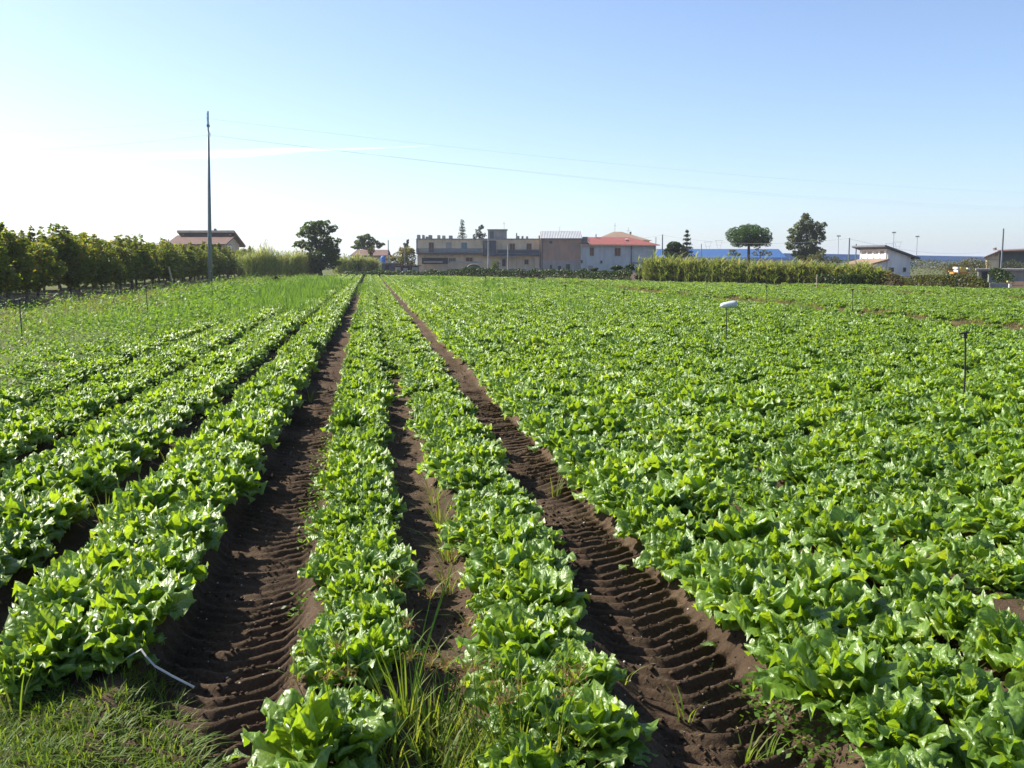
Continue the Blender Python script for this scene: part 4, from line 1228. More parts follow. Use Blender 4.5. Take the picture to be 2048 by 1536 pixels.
# ------------------------------------------------------------------ sprinkler risers and stakes
def sprinkler(r, s, h, label, lean=0.0, bottle=False, rad=0.011):
    p = W(r, s, 0.0); t = thing('sprinkler_riser', label, 'sprinkler', p, 'irrigation risers standing in the field')
    top = p + Vector((lean, 0, h)); MB().tube([p - Vector((0, 0, 0.05)), p.lerp(top, 0.5) + Vector((0.012, 0, 0)), top], [rad, rad * 0.9, rad * 0.8], 6).build('riser_pipe', M_BLACK, t)
    hd = MB().tube([top + Vector((0, 0, -0.02)), top + Vector((0, 0, 0.05))], [rad * 1.9, rad * 1.5], 7)
    hd.tube([top + Vector((-0.07, 0, 0.03)), top + Vector((0.03, 0, 0.05))], [0.012, 0.016], 5)
    hd.build('sprinkler_head', M_BLACK, t)
    return t, top


for r, s, h, lab, ln in ((6.42, 10.0, 0.86, 'nearest black sprinkler riser at the right among the lettuces', -0.015),
                         (6.8, 26.3, 0.85, 'black sprinkler riser between the bagged stake and the houses', 0.0), (6.8, 34.4, 0.85, 'thin black sprinkler riser fourth along the right line', 0.0),
                         (6.8, 42.5, 0.85, 'thin black sprinkler riser fifth along the right line', 0.02), (6.8, 50.6, 0.85, 'thin black sprinkler riser sixth along the right line', 0.0), (6.8, 58.7, 0.85, 'thin black sprinkler riser seventh along the right line', -0.02), (6.8, 66.8, 0.85, 'thin black sprinkler riser last seen along the right line', 0.0),
                         (-6.1, 18.6, 0.98, 'black sprinkler riser with brushy head at far left of the weeds', 0.0), (-5.5, 25.9, 1.05, 'slim black sprinkler riser in the left weeds second from the edge', 0.0)):
    sprinkler(r, s, h, lab, ln)
for u, v, h, lab in ((425, 618, 1.3, 'dark sprinkler riser in front of the power pole'), (1703, 640, 0.85, 'black sprinkler riser beyond the dry strip'), (1909, 612, 1.0, 'dark sprinkler riser far at right near the gate'),
                     (1532, 618, 0.8, 'short dark riser right of the bagged stake'), (1412, 590, 0.9, 'far dark riser below the umbrella pine'), (1665, 596, 0.9, 'far dark riser below the pale wooden stake'), (1753, 588, 0.9, 'far dark riser below the white house'),
                     (972, 585, 0.8, 'far dark riser below the block stair tower'), (1066, 592, 0.8, 'far dark riser below the brick building'), (1198, 583, 0.8, 'far dark riser below the red roofed house')):
    r, s = RS(Gpt(u, v)); sprinkler(r, s, h, lab, rad=0.012)
# bagged stake
t, top = sprinkler(6.75, 18.3, 0.86, 'thin stake in the lettuce field topped with a white plastic bag')
p0 = top + Vector((-0.10, 0, -0.01)); m = MB()
sec = [(-0.02, 0.03, 0.03), (0.03, 0.055, 0.05), (0.12, 0.06, 0.062), (0.22, 0.055, 0.07), (0.29, 0.06, 0.06), (0.30, 0.02, 0.02)]
nn = 9
for x, ry, rz in sec:
    for k in range(nn):
        a = 6.283 * k / nn; m.v.append((p0.x + x + 0.01 * math.sin(k * 2.1 + x * 9), p0.y + ry * math.cos(a) * (1 + 0.12 * math.sin(k * 1.7)), p0.z + rz * math.sin(a) + 0.12 * x))
for i in range(len(sec) - 1):
    for k in range(nn): m.f.append((i * nn + k, i * nn + (k + 1) % nn, (i + 1) * nn + (k + 1) % nn, (i + 1) * nn + k))
m.f += [tuple(range(nn - 1, -1, -1)), tuple((len(sec) - 1) * nn + k for k in range(nn))]
tag(m.build('plastic_bag', M_WPLAST, None, True), 'crumpled white plastic bag stuck on the stake in the field', 'plastic bag')


def stake(u, vb, vt, lab, du=0, wd=0.03, mat=M_WOODST):
    p = Gpt(u, vb); s = p.y / FPX; top = p + Vector((du * s, 0, (vb - vt) * s))
    tag(MB().tube([p - Vector((0, 0, 0.1)), p.lerp(top, 0.5), top], [wd, wd, wd * 0.9], 6).build('wooden_stake', mat), lab, 'stake')


stake(348, 582, 534, 'pale leaning wooden stake before the orchard trees', -8, 0.05)
stake(1633, 583, 549, 'pale wooden stake at the far edge below the tall grey green tree', 0, 0.035)

# ------------------------------------------------------------------ power pole and lines
PD = 65.2
pb = Vector((VX(419, PD), PD, 0)); ptop = VZ(222, PD)


def lean(z):
    return (V(416, 222, PD).x - pb.x) * z / ptop


t = thing('power_pole', 'tall tapered grey power pole left of the tractor tracks', 'power pole', pb)
MB().tube([pb + Vector((0, 0, -0.2)), pb + Vector((lean(4), 0, 4)), pb + Vector((lean(VZ(262, PD)), 0, VZ(262, PD)))], [0.155, 0.125, 0.075], 12).build('shaft', M_STEEL, t, True)
MB().tube([pb + Vector((lean(VZ(262, PD)), 0, VZ(262, PD))), pb + Vector((lean(ptop), 0, ptop))], [0.05, 0.045], 8).build('top_post', M_STEEL, t)
pbt = pb.x + lean(VZ(250, PD)); MB().box(pbt - 0.075, pbt + 0.075, PD - 0.10, PD + 0.10, VZ(254, PD), VZ(249, PD)).build('bracket', M_STEEL, t)
ins = []
for i, (dx, v) in enumerate(((0.0, 238), (-0.12, 270), (0.12, 270))):
    z = VZ(v, PD); q = Vector((pbt + dx, PD - 0.16 + 0.32 * (i == 1), z)); ins.append(q)
    im = MB()
    for k in range(3): im.tube([q + Vector((0, 0, -0.10 + 0.09 * k)), q + Vector((0, 0, -0.05 + 0.09 * k))], [0.075, 0.04], 9)
    im.build('insulator', M_INSUL, t, True)
    MB().tube([Vector((pbt, PD, z)), q], 0.02, 6).build('insulator_arm', M_STEEL, t)
for dz in (0.0, 0.5):
    MB().box(pbt - 0.05, pbt + 0.05, PD - 0.07, PD + 0.07, ptop - 0.35 - dz, ptop - 0.12 - dz).build('switch_box', M_INSUL, t)


def span(a, b, sag, n=26):
    a, b = Vector(a), Vector(b)
    return [a.lerp(b, i / n) - Vector((0, 0, 4 * sag * (i / n) * (1 - i / n))) for i in range(n + 1)]


for q, vr, vl, sg, lab in ((ins[0], 386, 236, 1.7, 'uppermost power line wire running from the pole'), (ins[1], 414, 277, 1.8, 'middle power line wire running from the pole'),
                           (ins[2], 418, 285, 1.9, 'lowest power line wire running from the pole')):
    br = V(2400, vr, 152); bl = V(-500, vl, 72)
    pts_ = span(bl, q, 0.9)[:-1] + span(q, br, sg)
    tag(MB().tube(pts_, 0.004, 5).build('power_line', M_WIRE), lab, 'power line')


def post(u, vt, vb, d, lab, r=0.09, mat=M_CONC, cat='utility pole', name='utility_pole'):
    x = VX(u, d); return tag(MB().tube([(x, d, min(0, VZ(vb, d))), (x, d, VZ(vt, d) * 0.5), (x, d, VZ(vt, d))], [r, r * 0.9, r * 0.75], 8).build(name, mat), lab, cat)


post(977, 470, 545, 150, 'pale pole in front of the dark stair bay of the block', 0.13)
post(1016, 489, 545, 150, 'shorter pale pole in front of the block right balcony', 0.12)
post(1324, 469, 545, 150, 'thin utility pole between red roofed house and round tree', 0.11, M_STEEL)
post(1311, 474, 545, 160, 'thin dark post at the right corner of the red roofed house', 0.07, M_STEEL)
post(1402, 488, 545, 165, 'thin post before the blue warehouse near the tiered conifer', 0.08, M_STEEL)
post(1697, 476, 545, 118, 'grey utility pole just left of the white house', 0.10, M_STEEL)
post(1711, 488, 545, 112, 'second grey pole touching the white house roof edge', 0.09, M_STEEL)
post(2003, 457, 545, 110, 'tall grey utility pole near the right edge', 0.11, M_STEEL)
post(777, 480, 545, 160, 'thin pale post beside the small red roofed house', 0.09, M_STEEL)
post(810, 485, 530, 158, 'thin dark post in the yellow green bush', 0.06, M_STEEL)
for a, b, sg, lab in ((V(1230, 478, 165), V(1324, 470, 150), 0.25, 'thin cable from the red roofed house to the pole'), (V(1324, 470, 150), V(1697, 477, 118), 0.9, 'cable crossing before the umbrella pine'),
                      (V(1697, 477, 118), V(1960, 505, 170), 0.8, 'cable from the grey pole toward the right house'), (V(570, 455, 140), V(834, 478, 178), 0.5, 'thin cable left of the two storey block')):
    tag(MB().tube(span(a, b, sg, 12), 0.010, 4).build('cable', M_STEEL), lab, 'cable')

# ------------------------------------------------------------------ the long two-storey block
D = 180.0


def part(name, mat, parent, *boxes):
    m = MB()
    for b in boxes: m.vbox(*b)
    return m.build(name, mat, parent)


def window(parent, u0, u1, v0, v1, d, mat, name='window', frame=M_GREYPL, split=True, inner='shutter'):
    """frame proud of the wall with a shutter or pane set in it"""
    f = MB(); s = 0.9
    f.vbox(u0 - s, u0, v0 - s, v1, d - 0.06, d + 0.02).vbox(u1, u1 + s, v0 - s, v1, d - 0.06, d + 0.02).vbox(u0, u1, v0 - s, v0, d - 0.06, d + 0.02)
    f.vbox(u0 - s * 1.6, u1 + s * 1.6, v1, v1 + 1.0, d - 0.12, d + 0.02)
    w = f.build(name, frame, parent)
    if split:
        mid = (u0 + u1) / 2
        part(inner, mat, w, (u0, mid - 0.2, v0, v1, d - 0.04, d + 0.01)); part(inner, mat, w, (mid + 0.2, u1, v0, v1, d - 0.04, d + 0.01))
    else:
        part(inner, mat, w, (u0, u1, v0, v1, d - 0.03, d + 0.01))
    return w


b1 = thing('apartment_block', 'long beige two storey block with balcony and flat roof', 'building', (VX(956, D), D + 4, 0))
part('wall', M_BEIGE, b1, (835, 1079, 479, 545.5, D, D + 9))
part('parapet', M_GREYPL, b1, (834, 1080, 477, 479, D - 0.15, D + 9.1))
for u0, u1, v0 in ((834.5, 839.5, 469.4), (844.8, 847.7, 469.6), (851.6, 856, 473), (857.5, 863, 470), (875, 880, 470.2), (884.6, 890, 471), (898, 904, 471),
                   (1032, 1034.5, 466), (1034.6, 1039, 472), (1043, 1047, 472), (1052, 1056.2, 472.6), (1077, 1080, 471)):
    part('roof_stub', M_GREYPL, b1, (u0, u1, v0, 477, D + 0.3 + random.random() * 2, D + 3.2))
tw = part('stair_tower', M_GREYPL, b1, (976, 1013.5, 460, 478, D + 1.5, D + 6)); part('tower_slab', M_CONC, tw, (974.5, 1015, 458.3, 460, D + 1.2, D + 6.3))
part('tower_door', M_SLATE, tw, (980, 987, 463, 477, D + 1.4, D + 1.7))
MB().tube([(VX(1008, D), D + 3, VZ(459, D)), (VX(1008, D), D + 3, VZ(441, D))], 0.03, 5).tube([(VX(1005, D), D + 3, VZ(446, D)), (VX(1011, D), D + 3, VZ(446, D))], 0.025, 4).build('antenna', M_STEEL, b1)
for u0, u1, v0, v1, mt in ((858.5, 867.5, 485.5, 504.5, M_SHUT), (893.5, 902.5, 485.5, 504.5, M_GREYPL), (923.5, 933.5, 486, 504.5, M_BSHUT), (1019.5, 1029.5, 487.5, 507, M_SHUT), (1053.5, 1062.5, 487.5, 507, M_SHUT)):
    window(b1, u0, u1, v0, v1, D, mt, 'balcony_door')
bay = part('stair_bay', M_SLATE, b1, (966, 992, 481, 512, D - 1.0, D + 0.2)); part('pane', M_GLASS, bay, (968, 976, 484, 498, D - 1.04, D - 0.9))
for u0, u1, v0 in ((832.5, 965.5, 505.5), (992.5, 1079, 507.5)):
    part('balcony_slab', M_SLATE, b1, (u0, u1, v0, v0 + 3.0, D - 1.3, D + 0.05))
    r_ = MB(); u = u0 + 1
    while u < u1:
        r_.vbox(u, u + 0.45, v0 - 8, v0, D - 1.25, D - 1.2); u += 1.7
    r_.vbox(u0, u1, v0 - 9, v0 - 8.2, D - 1.28, D - 1.18).vbox(u0, u1, v0 - 1.5, v0 - 1, D - 1.26, D - 1.2)
    r_.build('balcony_railing', M_RAIL, b1)
part('railing_panel', M_BLUEPL, b1, (870, 962, 497.5, 505, D - 1.17, D - 1.14))
part('railing_panel', M_SLATE, b1, (994, 1078, 500, 507, D - 1.17, D - 1.14))
part('end_wall', M_GREYPL, b1, (832.5, 835.5, 497, 507, D - 1.35, D))
gar = part('garage_opening', M_DARK, b1, (844, 896, 515.5, 528, D - 0.05, D + 0.05)); part('awning', M_CONC, gar, (847, 885, 522.5, 525.5, D - 1.6, D - 0.06))
window(b1, 898, 911, 516.5, 524, D, M_GLASS, inner='pane'); window(b1, 932, 945, 515.5, 523, D, M_SHUT)
window(b1, 1004.5, 1011, 518, 532, D, M_DARK, 'ground_door', inner='door_leaf', split=False); window(b1, 1049.5, 1056.5, 519.5, 528, D, M_DARK, inner='pane')
part('canopy', M_CONC, b1, (998, 1035, 512.5, 514, D - 1.8, D - 0.02))
for u in (1000, 1033): part('canopy_post', M_CONC, b1, (u, u + 1, 514, 540, D - 1.75, D - 1.6))
part('buttress', M_TAN, b1, (1067, 1079, 512, 545, D - 0.6, D - 0.02)); part('rain_pipe', M_CONC, b1, (1067.5, 1069, 515, 540, D - 0.75, D - 0.62))
MB().prism([(VX(833, D), VZ(497, D)), (VX(833, D), VZ(477, D)), (VX(835, D), VZ(477, D)), (VX(835, D), VZ(497, D))], D - 0.05, D - 0.01).build('corner_pier', M_SLATE, b1)

# ------------------------------------------------------------------ old brick building with sheet roof
D2 = 178.6
b2 = thing('brick_building', 'old brown brick building with pale sheet roof and round window', 'building', (VX(1122, D2), D2 + 4, 0))
part('wall', M_OLDBRICK, b2, (1081.5, 1163, 477, 545.5, D2, D2 + 8))
part('render_band', M_GREYPL, b2, (1081.2, 1163.3, 521, 545.5, D2 - 0.06, D2 - 0.01))
zt, ze = VZ(460.5, D2), VZ(476.5, D2)
MB().slab([(VX(1080, D2), D2 - 0.5, ze), (VX(1164, D2), D2 - 0.5, ze), (VX(1165.5, D2), D2 + 4.2, zt), (VX(1082.5, D2), D2 + 4.2, zt)], 0.12).build('roof', M_SHEET, b2)
MB().prism([(D2 + 0.02, ze - 0.2), (D2 + 8, ze - 0.2), (D2 + 8, ze - 0.1), (D2 + 4.2, zt - 0.18)], VX(1081.7, D2), VX(1162.7, D2), 'x').build('gable', M_OLDBRICK, b2)
c = V(1101.5, 484.5, D2); ring = [(c.x + 0.42 * math.cos(a), c.z + 0.42 * math.sin(a)) for a in np.linspace(0, 2 * math.pi, 20, endpoint=False)]
ring2 = [(c.x + 0.28 * math.cos(a), c.z + 0.28 * math.sin(a)) for a in np.linspace(0, 2 * math.pi, 20, endpoint=False)]
rw = MB().prism(ring, D2 - 0.05, D2 + 0.05).build('round_window', M_GREYPL, b2); MB().prism(ring2, D2 - 0.07, D2 + 0.02).build('pane', M_DARK, rw)
ar = [(VX(1096.5, D2), VZ(511, D2)), (VX(1107.5, D2), VZ(511, D2)), (VX(1107.5, D2), VZ(493, D2)), (VX(1105, D2), VZ(490.5, D2)), (VX(1102, D2), VZ(489.8, D2)), (VX(1099, D2), VZ(490.5, D2)), (VX(1096.5, D2), VZ(493, D2))]
MB().prism(ar, D2 - 0.03, D2 + 0.03).build('bricked_up_arch', M_OLDBRICK, b2)
part('rain_pipe', M_SLATE, b2, (1083.5, 1085, 478, 540, D2 - 0.15, D2 - 0.02))
MB().tube([(VX(1121, D2), D2 + 4, zt), (VX(1121, D2), D2 + 4, VZ(452, D2)), (VX(1125, D2), D2 + 4, VZ(452, D2))], 0.03, 5).build('antenna', M_STEEL, b2)
for u0, u1, v0, v1 in ((1100, 1104, 530, 538), (1116, 1122, 532, 540), (1132, 1140, 528, 538)):
    window(b2, u0, u1, v0, v1, D2 - 0.05, M_DARK, 'vent', split=False, inner='opening')

# ------------------------------------------------------------------ pale blue house with red tiles
D3 = 178.0
b3 = thing('farmhouse', 'pale blue grey house with red tiled roof and brown shutters', 'building', (VX(1236, D3), D3 + 4, 0))
part('wall', M_BLUEPL, b3, (1161.5, 1310, 488.5, 545.5, D3, D3 + 8))
ze, zr = VZ(488.5, D3), VZ(473, D3); xl, xr = VX(1161, D3), VX(1318, D3); xa, xb = VX(1164, D3), VX(1264, D3)
rf = MB().slab([(xl, D3 - 0.7, ze), (xr, D3 - 0.7, ze - 0.1), (xb, D3 + 4.2, zr), (xa, D3 + 4.2, zr)], 0.14).build('roof', M_REDTILE, b3)
m = MB().add([(xr, D3 - 0.7, ze - 0.1), (xr, D3 + 8.7, ze - 0.1), (xb, D3 + 4.2, zr)], [(0, 1, 2)]).add([(xl, D3 + 8.7, ze - 0.05), (xr, D3 + 8.7, ze - 0.1), (xb, D3 + 4.2, zr), (xa, D3 + 4.2, zr)], [(3, 2, 1, 0)])
m.build('roof_rear', M_REDTILE, b3)
part('painted_eave_shade', M_BROWNTILE, b3, (1160.5, 1178, 486, 488, D3 - 0.75, D3 - 0.72))  # darker strip along the eave, belongs to the painted roof shade
MB().slab([(xl + 0.02, D3 - 0.75, ze + 0.03), (VX(1177, D3), D3 - 0.75, ze + 0.03), (VX(1180, D3), D3 + 4.1, zr + 0.05), (xa + 0.02, D3 + 4.1, zr + 0.05)], 0.05).build('painted_roof_shade', M_BROWNTILE, b3)  # shade on the roof's left part, painted as an overlay of darker tile
MB().tube([(xl, D3 - 0.8, ze - 0.15), (xr, D3 - 0.8, ze - 0.2)], 0.07, 6).build('gutter', M_TAN, b3)
MB().slab([(VX(1252, D3), D3 + 1.6, VZ(478.6, D3)), (VX(1257, D3), D3 + 1.6, VZ(478.6, D3)), (VX(1256.5, D3), D3 + 2.2, VZ(476.2, D3)), (VX(1252.5, D3), D3 + 2.2, VZ(476.2, D3))], 0.25).build('roof_hatch', M_GREYPL, b3)
window(b3, 1180, 1187, 495.5, 511, D3, M_SHUT); window(b3, 1229.5, 1240.5, 496.5, 511.5, D3, M_SHUT)
window(b3, 1161.9, 1165, 520.5, 525.5, D3, M_DARK, split=False, inner='pane'); window(b3, 1200.5, 1204.5, 521.5, 526.5, D3, M_DARK, split=False, inner='pane')
part('rain_pipe', M_SLATE, b3, (1261.5, 1263.2, 490, 545, D3 - 0.15, D3 - 0.01)); part('corner_pipe', M_SLATE, b3, (1309, 1310.5, 491, 545, D3 - 0.15, D3 - 0.01))
part('ledge', M_SLATE, b3, (1264, 1309, 525, 526.2, D3 - 0.3, D3 - 0.01)); part('lower_patch', M_GREYPL, b3, (1176, 1186, 531, 541, D3 - 0.04, D3 - 0.005))
part('chimney', M_GREYPL, b3, (1190.5, 1192.5, 468.5, 474, D3 + 3.6, D3 + 4.1))

# house behind with tan roof
D4 = 205.0
b4 = thing('hip_roof_house', 'house with weathered tan hip roof behind the red tiled one', 'building', (VX(1250, D4), D4 + 5, 0))
part('wall', M_TAN, b4, (1208, 1298, 482, 540, D4, D4 + 11))
z0, z1 = VZ(481.5, D4), VZ(462, D4)
q = [(VX(1196, D4), D4 - 0.6, VZ(477, D4)), (VX(1303, D4), D4 - 0.6, z0), (VX(1248, D4), D4 + 5, z1), (VX(1231, D4), D4 + 5, z1), (VX(1303, D4), D4 + 11.6, z0), (VX(1196, D4), D4 + 11.6, VZ(477, D4))]
MB().add(q, [(0, 1, 2, 3), (1, 4, 2), (4, 5, 3, 2), (5, 0, 3)]).build('roof', M_TANTILE, b4)
part('chimney', M_GREYPL, b4, (1258.5, 1262, 463.5, 472, D4 + 4.5, D4 + 5.3))
MB().tube([(VX(1234, D4), D4 + 5, z1), (VX(1234, D4), D4 + 5, VZ(444, D4))], 0.035, 5).tube([(VX(1231.5, D4), D4 + 5, VZ(450, D4)), (VX(1236.5, D4), D4 + 5, VZ(449, D4))], 0.025, 4).build('antenna', M_STEEL, b4)
MB().tube([(VX(1260.5, D4), D4 + 5, VZ(464, D4)), (VX(1261.5, D4), D4 + 5, VZ(453, D4))], 0.03, 5).tube([(VX(1258, D4), D4 + 5, VZ(460, D4)), (VX(1265, D4), D4 + 5, VZ(459, D4))], 0.025, 4).build('antenna', M_STEEL, b4)

# ------------------------------------------------------------------ tan house at the left
D5 = 150.0
b5 = thing('villa', 'tan house with brown roof and raised upper roof behind the orchard', 'building', (VX(400, D5), D5 + 4, 0))
x0, x1 = VX(346, D5), VX(447, D5); zE = VZ(487, D5); zM = VZ(471, D5); zT = VZ(463, D5)
MB().box(x0, x1, D5, D5 + 9, 0, zE).build('wall', M_TAN, b5)
MB().prism([(D5, zE), (D5 + 4.6, zM), (D5 + 4.6, zT - 0.25), (D5 + 9, zE)], x0 + 0.01, x1 - 0.01, 'x').build('gable', M_TAN, b5)
MB().slab([(x0 - 0.7, D5 - 0.9, zE - 0.1), (x1 + 0.7, D5 - 0.9, zE - 0.1), (x1 + 0.7, D5 + 4.5, zM + 0.16), (x0 - 0.7, D5 + 4.5, zM + 0.16)], 0.2).build('roof', M_BROWNTILE, b5)
MB().box(x0 + 0.4, x1 - 0.3, D5 + 4.4, D5 + 4.7, zM + 0.1, zT - 0.1).build('clerestory_wall', M_SLATE, b5)
MB().slab([(x0 - 0.5, D5 + 3.9, zT + 0.30), (x1 + 0.7, D5 + 3.9, zT + 0.30), (x1 + 0.7, D5 + 10.2, zE - 0.1), (x0 - 0.5, D5 + 10.2, zE - 0.1)], 0.32).build('upper_roof', M_BROWNTILE, b5)
MB().box(x0 - 0.5, x1 + 0.7, D5 + 3.75, D5 + 3.88, zT - 0.05, zT + 0.25).build('fascia', M_TAN, b5)
part('chimney', M_GREYPL, b5, (430, 433.5, 457, 463, D5 + 5, D5 + 5.6))
for u0, u1, v0, v1 in ((379, 386, 493, 499), (410, 415, 491, 507)): window(b5, u0, u1, v0, v1, D5, M_DARK, split=False, inner='pane')
part('loggia_panel', M_GREYPL, b5, (424, 441, 491, 504, D5 - 0.06, D5 - 0.01))
for y0, y1 in ((1.8, 3.0), (3.3, 4.5)):
    w = MB().box(x1, x1 + 0.06, D5 + y0 - 0.1, D5 + y1 + 0.1, zE - 2.2, zE - 0.1).build('window', M_GREYPL, b5); MB().box(x1 + 0.05, x1 + 0.09, D5 + y0, D5 + y1, zE - 2.1, zE - 0.2).build('pane', M_GLASS, w)
MB().box(x1, x1 + 1.1, D5 + 0.5, D5 + 6.5, zE - 2.5, zE - 2.3).build('balcony_slab', M_WHITE, b5)

# another brown roof over the orchard
D6 = 120.0
b6 = thing('low_house', 'low brown roof peeking over the near orchard trees', 'building', (VX(225, D6), D6 + 4, 0))
xa, xb = VX(165, D6), VX(282, D6)
MB().box(xa + 0.5, xb - 0.5, D6, D6 + 8, 0, VZ(497, D6)).build('wall', M_TAN, b6)
MB().add([(xa, D6 - 0.6, VZ(494, D6)), (xb, D6 - 0.6, VZ(494, D6)), (VX(235, D6), D6 + 4, VZ(481.5, D6)), (VX(195, D6), D6 + 4, VZ(481.5, D6)), (xa, D6 + 8.6, VZ(494, D6)), (xb, D6 + 8.6, VZ(494, D6))],
         [(0, 1, 2, 3), (1, 5, 2), (5, 4, 3, 2), (4, 0, 3)]).build('roof', M_BROWNTILE, b6)
MB().tube([(VX(213, D6), D6 + 4, VZ(482, D6)), (VX(213, D6), D6 + 4, VZ(467, D6))], 0.03, 5).build('antenna', M_STEEL, b6)

# small red-roofed house behind the reeds
D7 = 178.0
b7 = thing('small_house', 'small house with red roof beside the blue barrel', 'building', (VX(740, D7), D7 + 3, 0))
part('wall', M_TAN, b7, (706, 772, 510, 545, D7, D7 + 6))
MB().slab([(VX(701, D7), D7 - 0.6, VZ(511, D7)), (VX(776, D7), D7 - 0.6, VZ(511, D7)), (VX(774, D7), D7 + 3.2, VZ(499, D7)), (VX(709, D7), D7 + 3.2, VZ(499, D7))], 0.15).build('roof', M_BROWNTILE, b7)
MB().slab([(VX(709, D7), D7 + 3.25, VZ(499, D7)), (VX(774, D7), D7 + 3.25, VZ(499, D7)), (VX(774, D7), D7 + 6.6, VZ(511, D7)), (VX(701, D7), D7 + 6.6, VZ(511, D7))], 0.15).build('roof_rear', M_REDTILE, b7)
# grey shed, blue barrel, low store
D8 = 158.0
b8 = thing('shed', 'dark grey flat roofed shed under the blue barrel', 'shed', (VX(768, D8), D8 + 2, 0))
part('wall', M_SLATE, b8, (749, 787, 527, 545, D8, D8 + 4)); part('roof', M_GREYPL, b8, (747, 790, 525, 527, D8 - 0.3, D8 + 4.3)); part('door', M_DARK, b8, (770, 778, 530, 545, D8 - 0.05, D8 - 0.01))
cx = V(765.5, 525, D8 + 1); m = MB(); zb = VZ(525, D8) + 0.0
m.tube([(cx.x, D8 + 1.5, zb), (cx.x, D8 + 1.5, zb + 0.1), (cx.x, D8 + 1.5, zb + 0.75), (cx.x, D8 + 1.5, zb + 0.85), (cx.x, D8 + 1.5, VZ(513, D8))], [0.38, 0.40, 0.40, 0.38, 0.30], 14)
bt = thing('water_barrel', 'bright blue plastic water barrel on the grey shed roof', 'barrel', (cx.x, D8 + 1.5, zb)); m.build('barrel_body', M_DRUM, bt, True)
MB().tube([(cx.x, D8 + 1.5, VZ(513, D8)), (cx.x, D8 + 1.5, VZ(511.3, D8))], [0.22, 0.2], 12).build('lid', M_WPLAST, bt)
D9 = 156.0
b9 = thing('open_store', 'low open store with brown roof edge beside the grey shed', 'shed', (VX(812, D9), D9 + 2, 0))
part('roof', M_SHUT, b9, (787, 838, 530.5, 532.5, D9 - 0.3, D9 + 4)); part('back_wall', M_SLATE, b9, (789, 836, 532.5, 545.5, D9 + 3.5, D9 + 3.8))
for u in (788, 804, 820, 836): part('post', M_SHUT, b9, (u, u + 1, 532.5, 546, D9 - 0.1, D9 + 0.1))
for u0, u1, v0, v1, lab in ((790, 801, 534, 541, 'left white crate stack in the low open store'), (806, 815, 536, 541.5, 'middle white crate stack in the low open store'), (824, 836, 533.5, 540, 'right white crate stack in the low open store')):
    m = MB(); n_ = 3
    for i in range(n_):
        a, b = v1 - (v1 - v0) * i / n_, v1 - (v1 - v0) * (i + 0.88) / n_
        m.vbox(u0 + 0.3 * (i % 2), u1, b, a, D9 + 0.4, D9 + 1.4)
    m.box(VX(u0, D9), VX(u1, D9), D9 + 0.45, D9 + 1.3, 0, VZ(v1, D9 + 0.4))
    tag(m.build('crate_stack', M_WPLAST), lab, 'crates')
# polytunnel before the block
D10 = 150.0
b10 = thing('polytunnel', 'low green netted tunnel with pale hoop before the block', 'polytunnel', (VX(948, D10), D10 + 2, 0))
hz = [(VX(932 + 32 * (1 - math.cos(a)) / 2 * 1.0, D10), VZ(542 - 14 * math.sin(a) ** 0.8, D10)) for a in np.linspace(0.05, math.pi - 0.05, 13)]
MB().tube([(x, D10, z) for x, z in hz], 0.07, 6).build('hoop', M_WOODEAVE, b10)
MB().prism([(x, z - 0.03) for x, z in hz] , D10 + 0.12, D10 + 5).build('netting', M_TUNNEL, b10)
part('white_wall', M_CONC, b1, (900, 964, 522.8, 525.6, D - 2.4, D - 2.2))
wl = thing('yard_wall', 'low dark yard wall behind the hedge', 'wall', (VX(900, 152), 152, 0)); part('wall', M_TUNNEL, wl, (897, 1060, 538, 546, 152, 152.3)); part('coping', M_CONC, wl, (1052, 1080, 535.5, 546, 151.5, 152.6))

# ------------------------------------------------------------------ white house at the right
DW = 104.0
hb = Vector((VX(1775, DW), DW, 0))
b11 = thing('white_house', 'white house with sloping roof line and red tiled lean-to', 'building', hb)
Wd, Dp = 2.75, 5.0
zl = VZ(496, DW); zrgt = VZ(512.5, DW)


def lbox(name, mat, parent, x0, x1, y0, y1, z0, z1):
    return MB().box(hb.x + x0, hb.x + x1, hb.y + y0, hb.y + y1, z0, z1).build(name, mat, parent)


def lprism(name, mat, parent, poly, y0, y1):
    return MB().prism([(hb.x + a, z) for a, z in poly], hb.y + y0, hb.y + y1).build(name, mat, parent)


lprism('wall', M_WHITE, b11, [(0, 0), (Wd, 0), (Wd, zrgt - 0.1), (0, zl - 0.1)], 0, Dp)
k = (zrgt - zl) / Wd
MB().slab([hb + Vector((-0.7, -0.5, zl - 0.7 * k + 0.1)), hb + Vector((Wd + 0.8, -0.5, zl + (Wd + 0.8) * k + 0.1)), hb + Vector((Wd + 0.8, Dp + 0.5, zl + (Wd + 0.8) * k + 0.1)), hb + Vector((-0.7, Dp + 0.5, zl - 0.7 * k + 0.1))], 0.18).build('roof', M_SLATE, b11)
lbox('soffit_beam', M_WOODEAVE, b11, -0.06, -0.01, 0.05, Dp - 0.05, zl - 0.55, zl - 0.1)
zb0, zb1 = VZ(517, DW), VZ(502, DW)
for i in range(5):
    y = 0.15 + i * (Dp - 0.6) / 4
    lbox('pier', M_CREAM, b11, -0.12, -0.01, y, y + 0.28, zb0, zb1)
for i in range(4):
    y = 0.43 + i * (Dp - 0.6) / 4
    w = lbox('blind', M_WHITE, b11, -0.06, -0.005, y + 0.05, y + (Dp - 0.6) / 4 - 0.35, zb0, zb1)
lw, zA, zB = 3.0, VZ(517.5, DW), VZ(528, DW)
MB().slab([hb + Vector((-0.02, -0.3, zA)), hb + Vector((-0.02, Dp, zA)), hb + Vector((-lw * 0.75, Dp, zB)), hb + Vector((-lw * 0.75, -0.3, zB))], 0.15).build('lean_to_roof', M_TANTILE, b11)
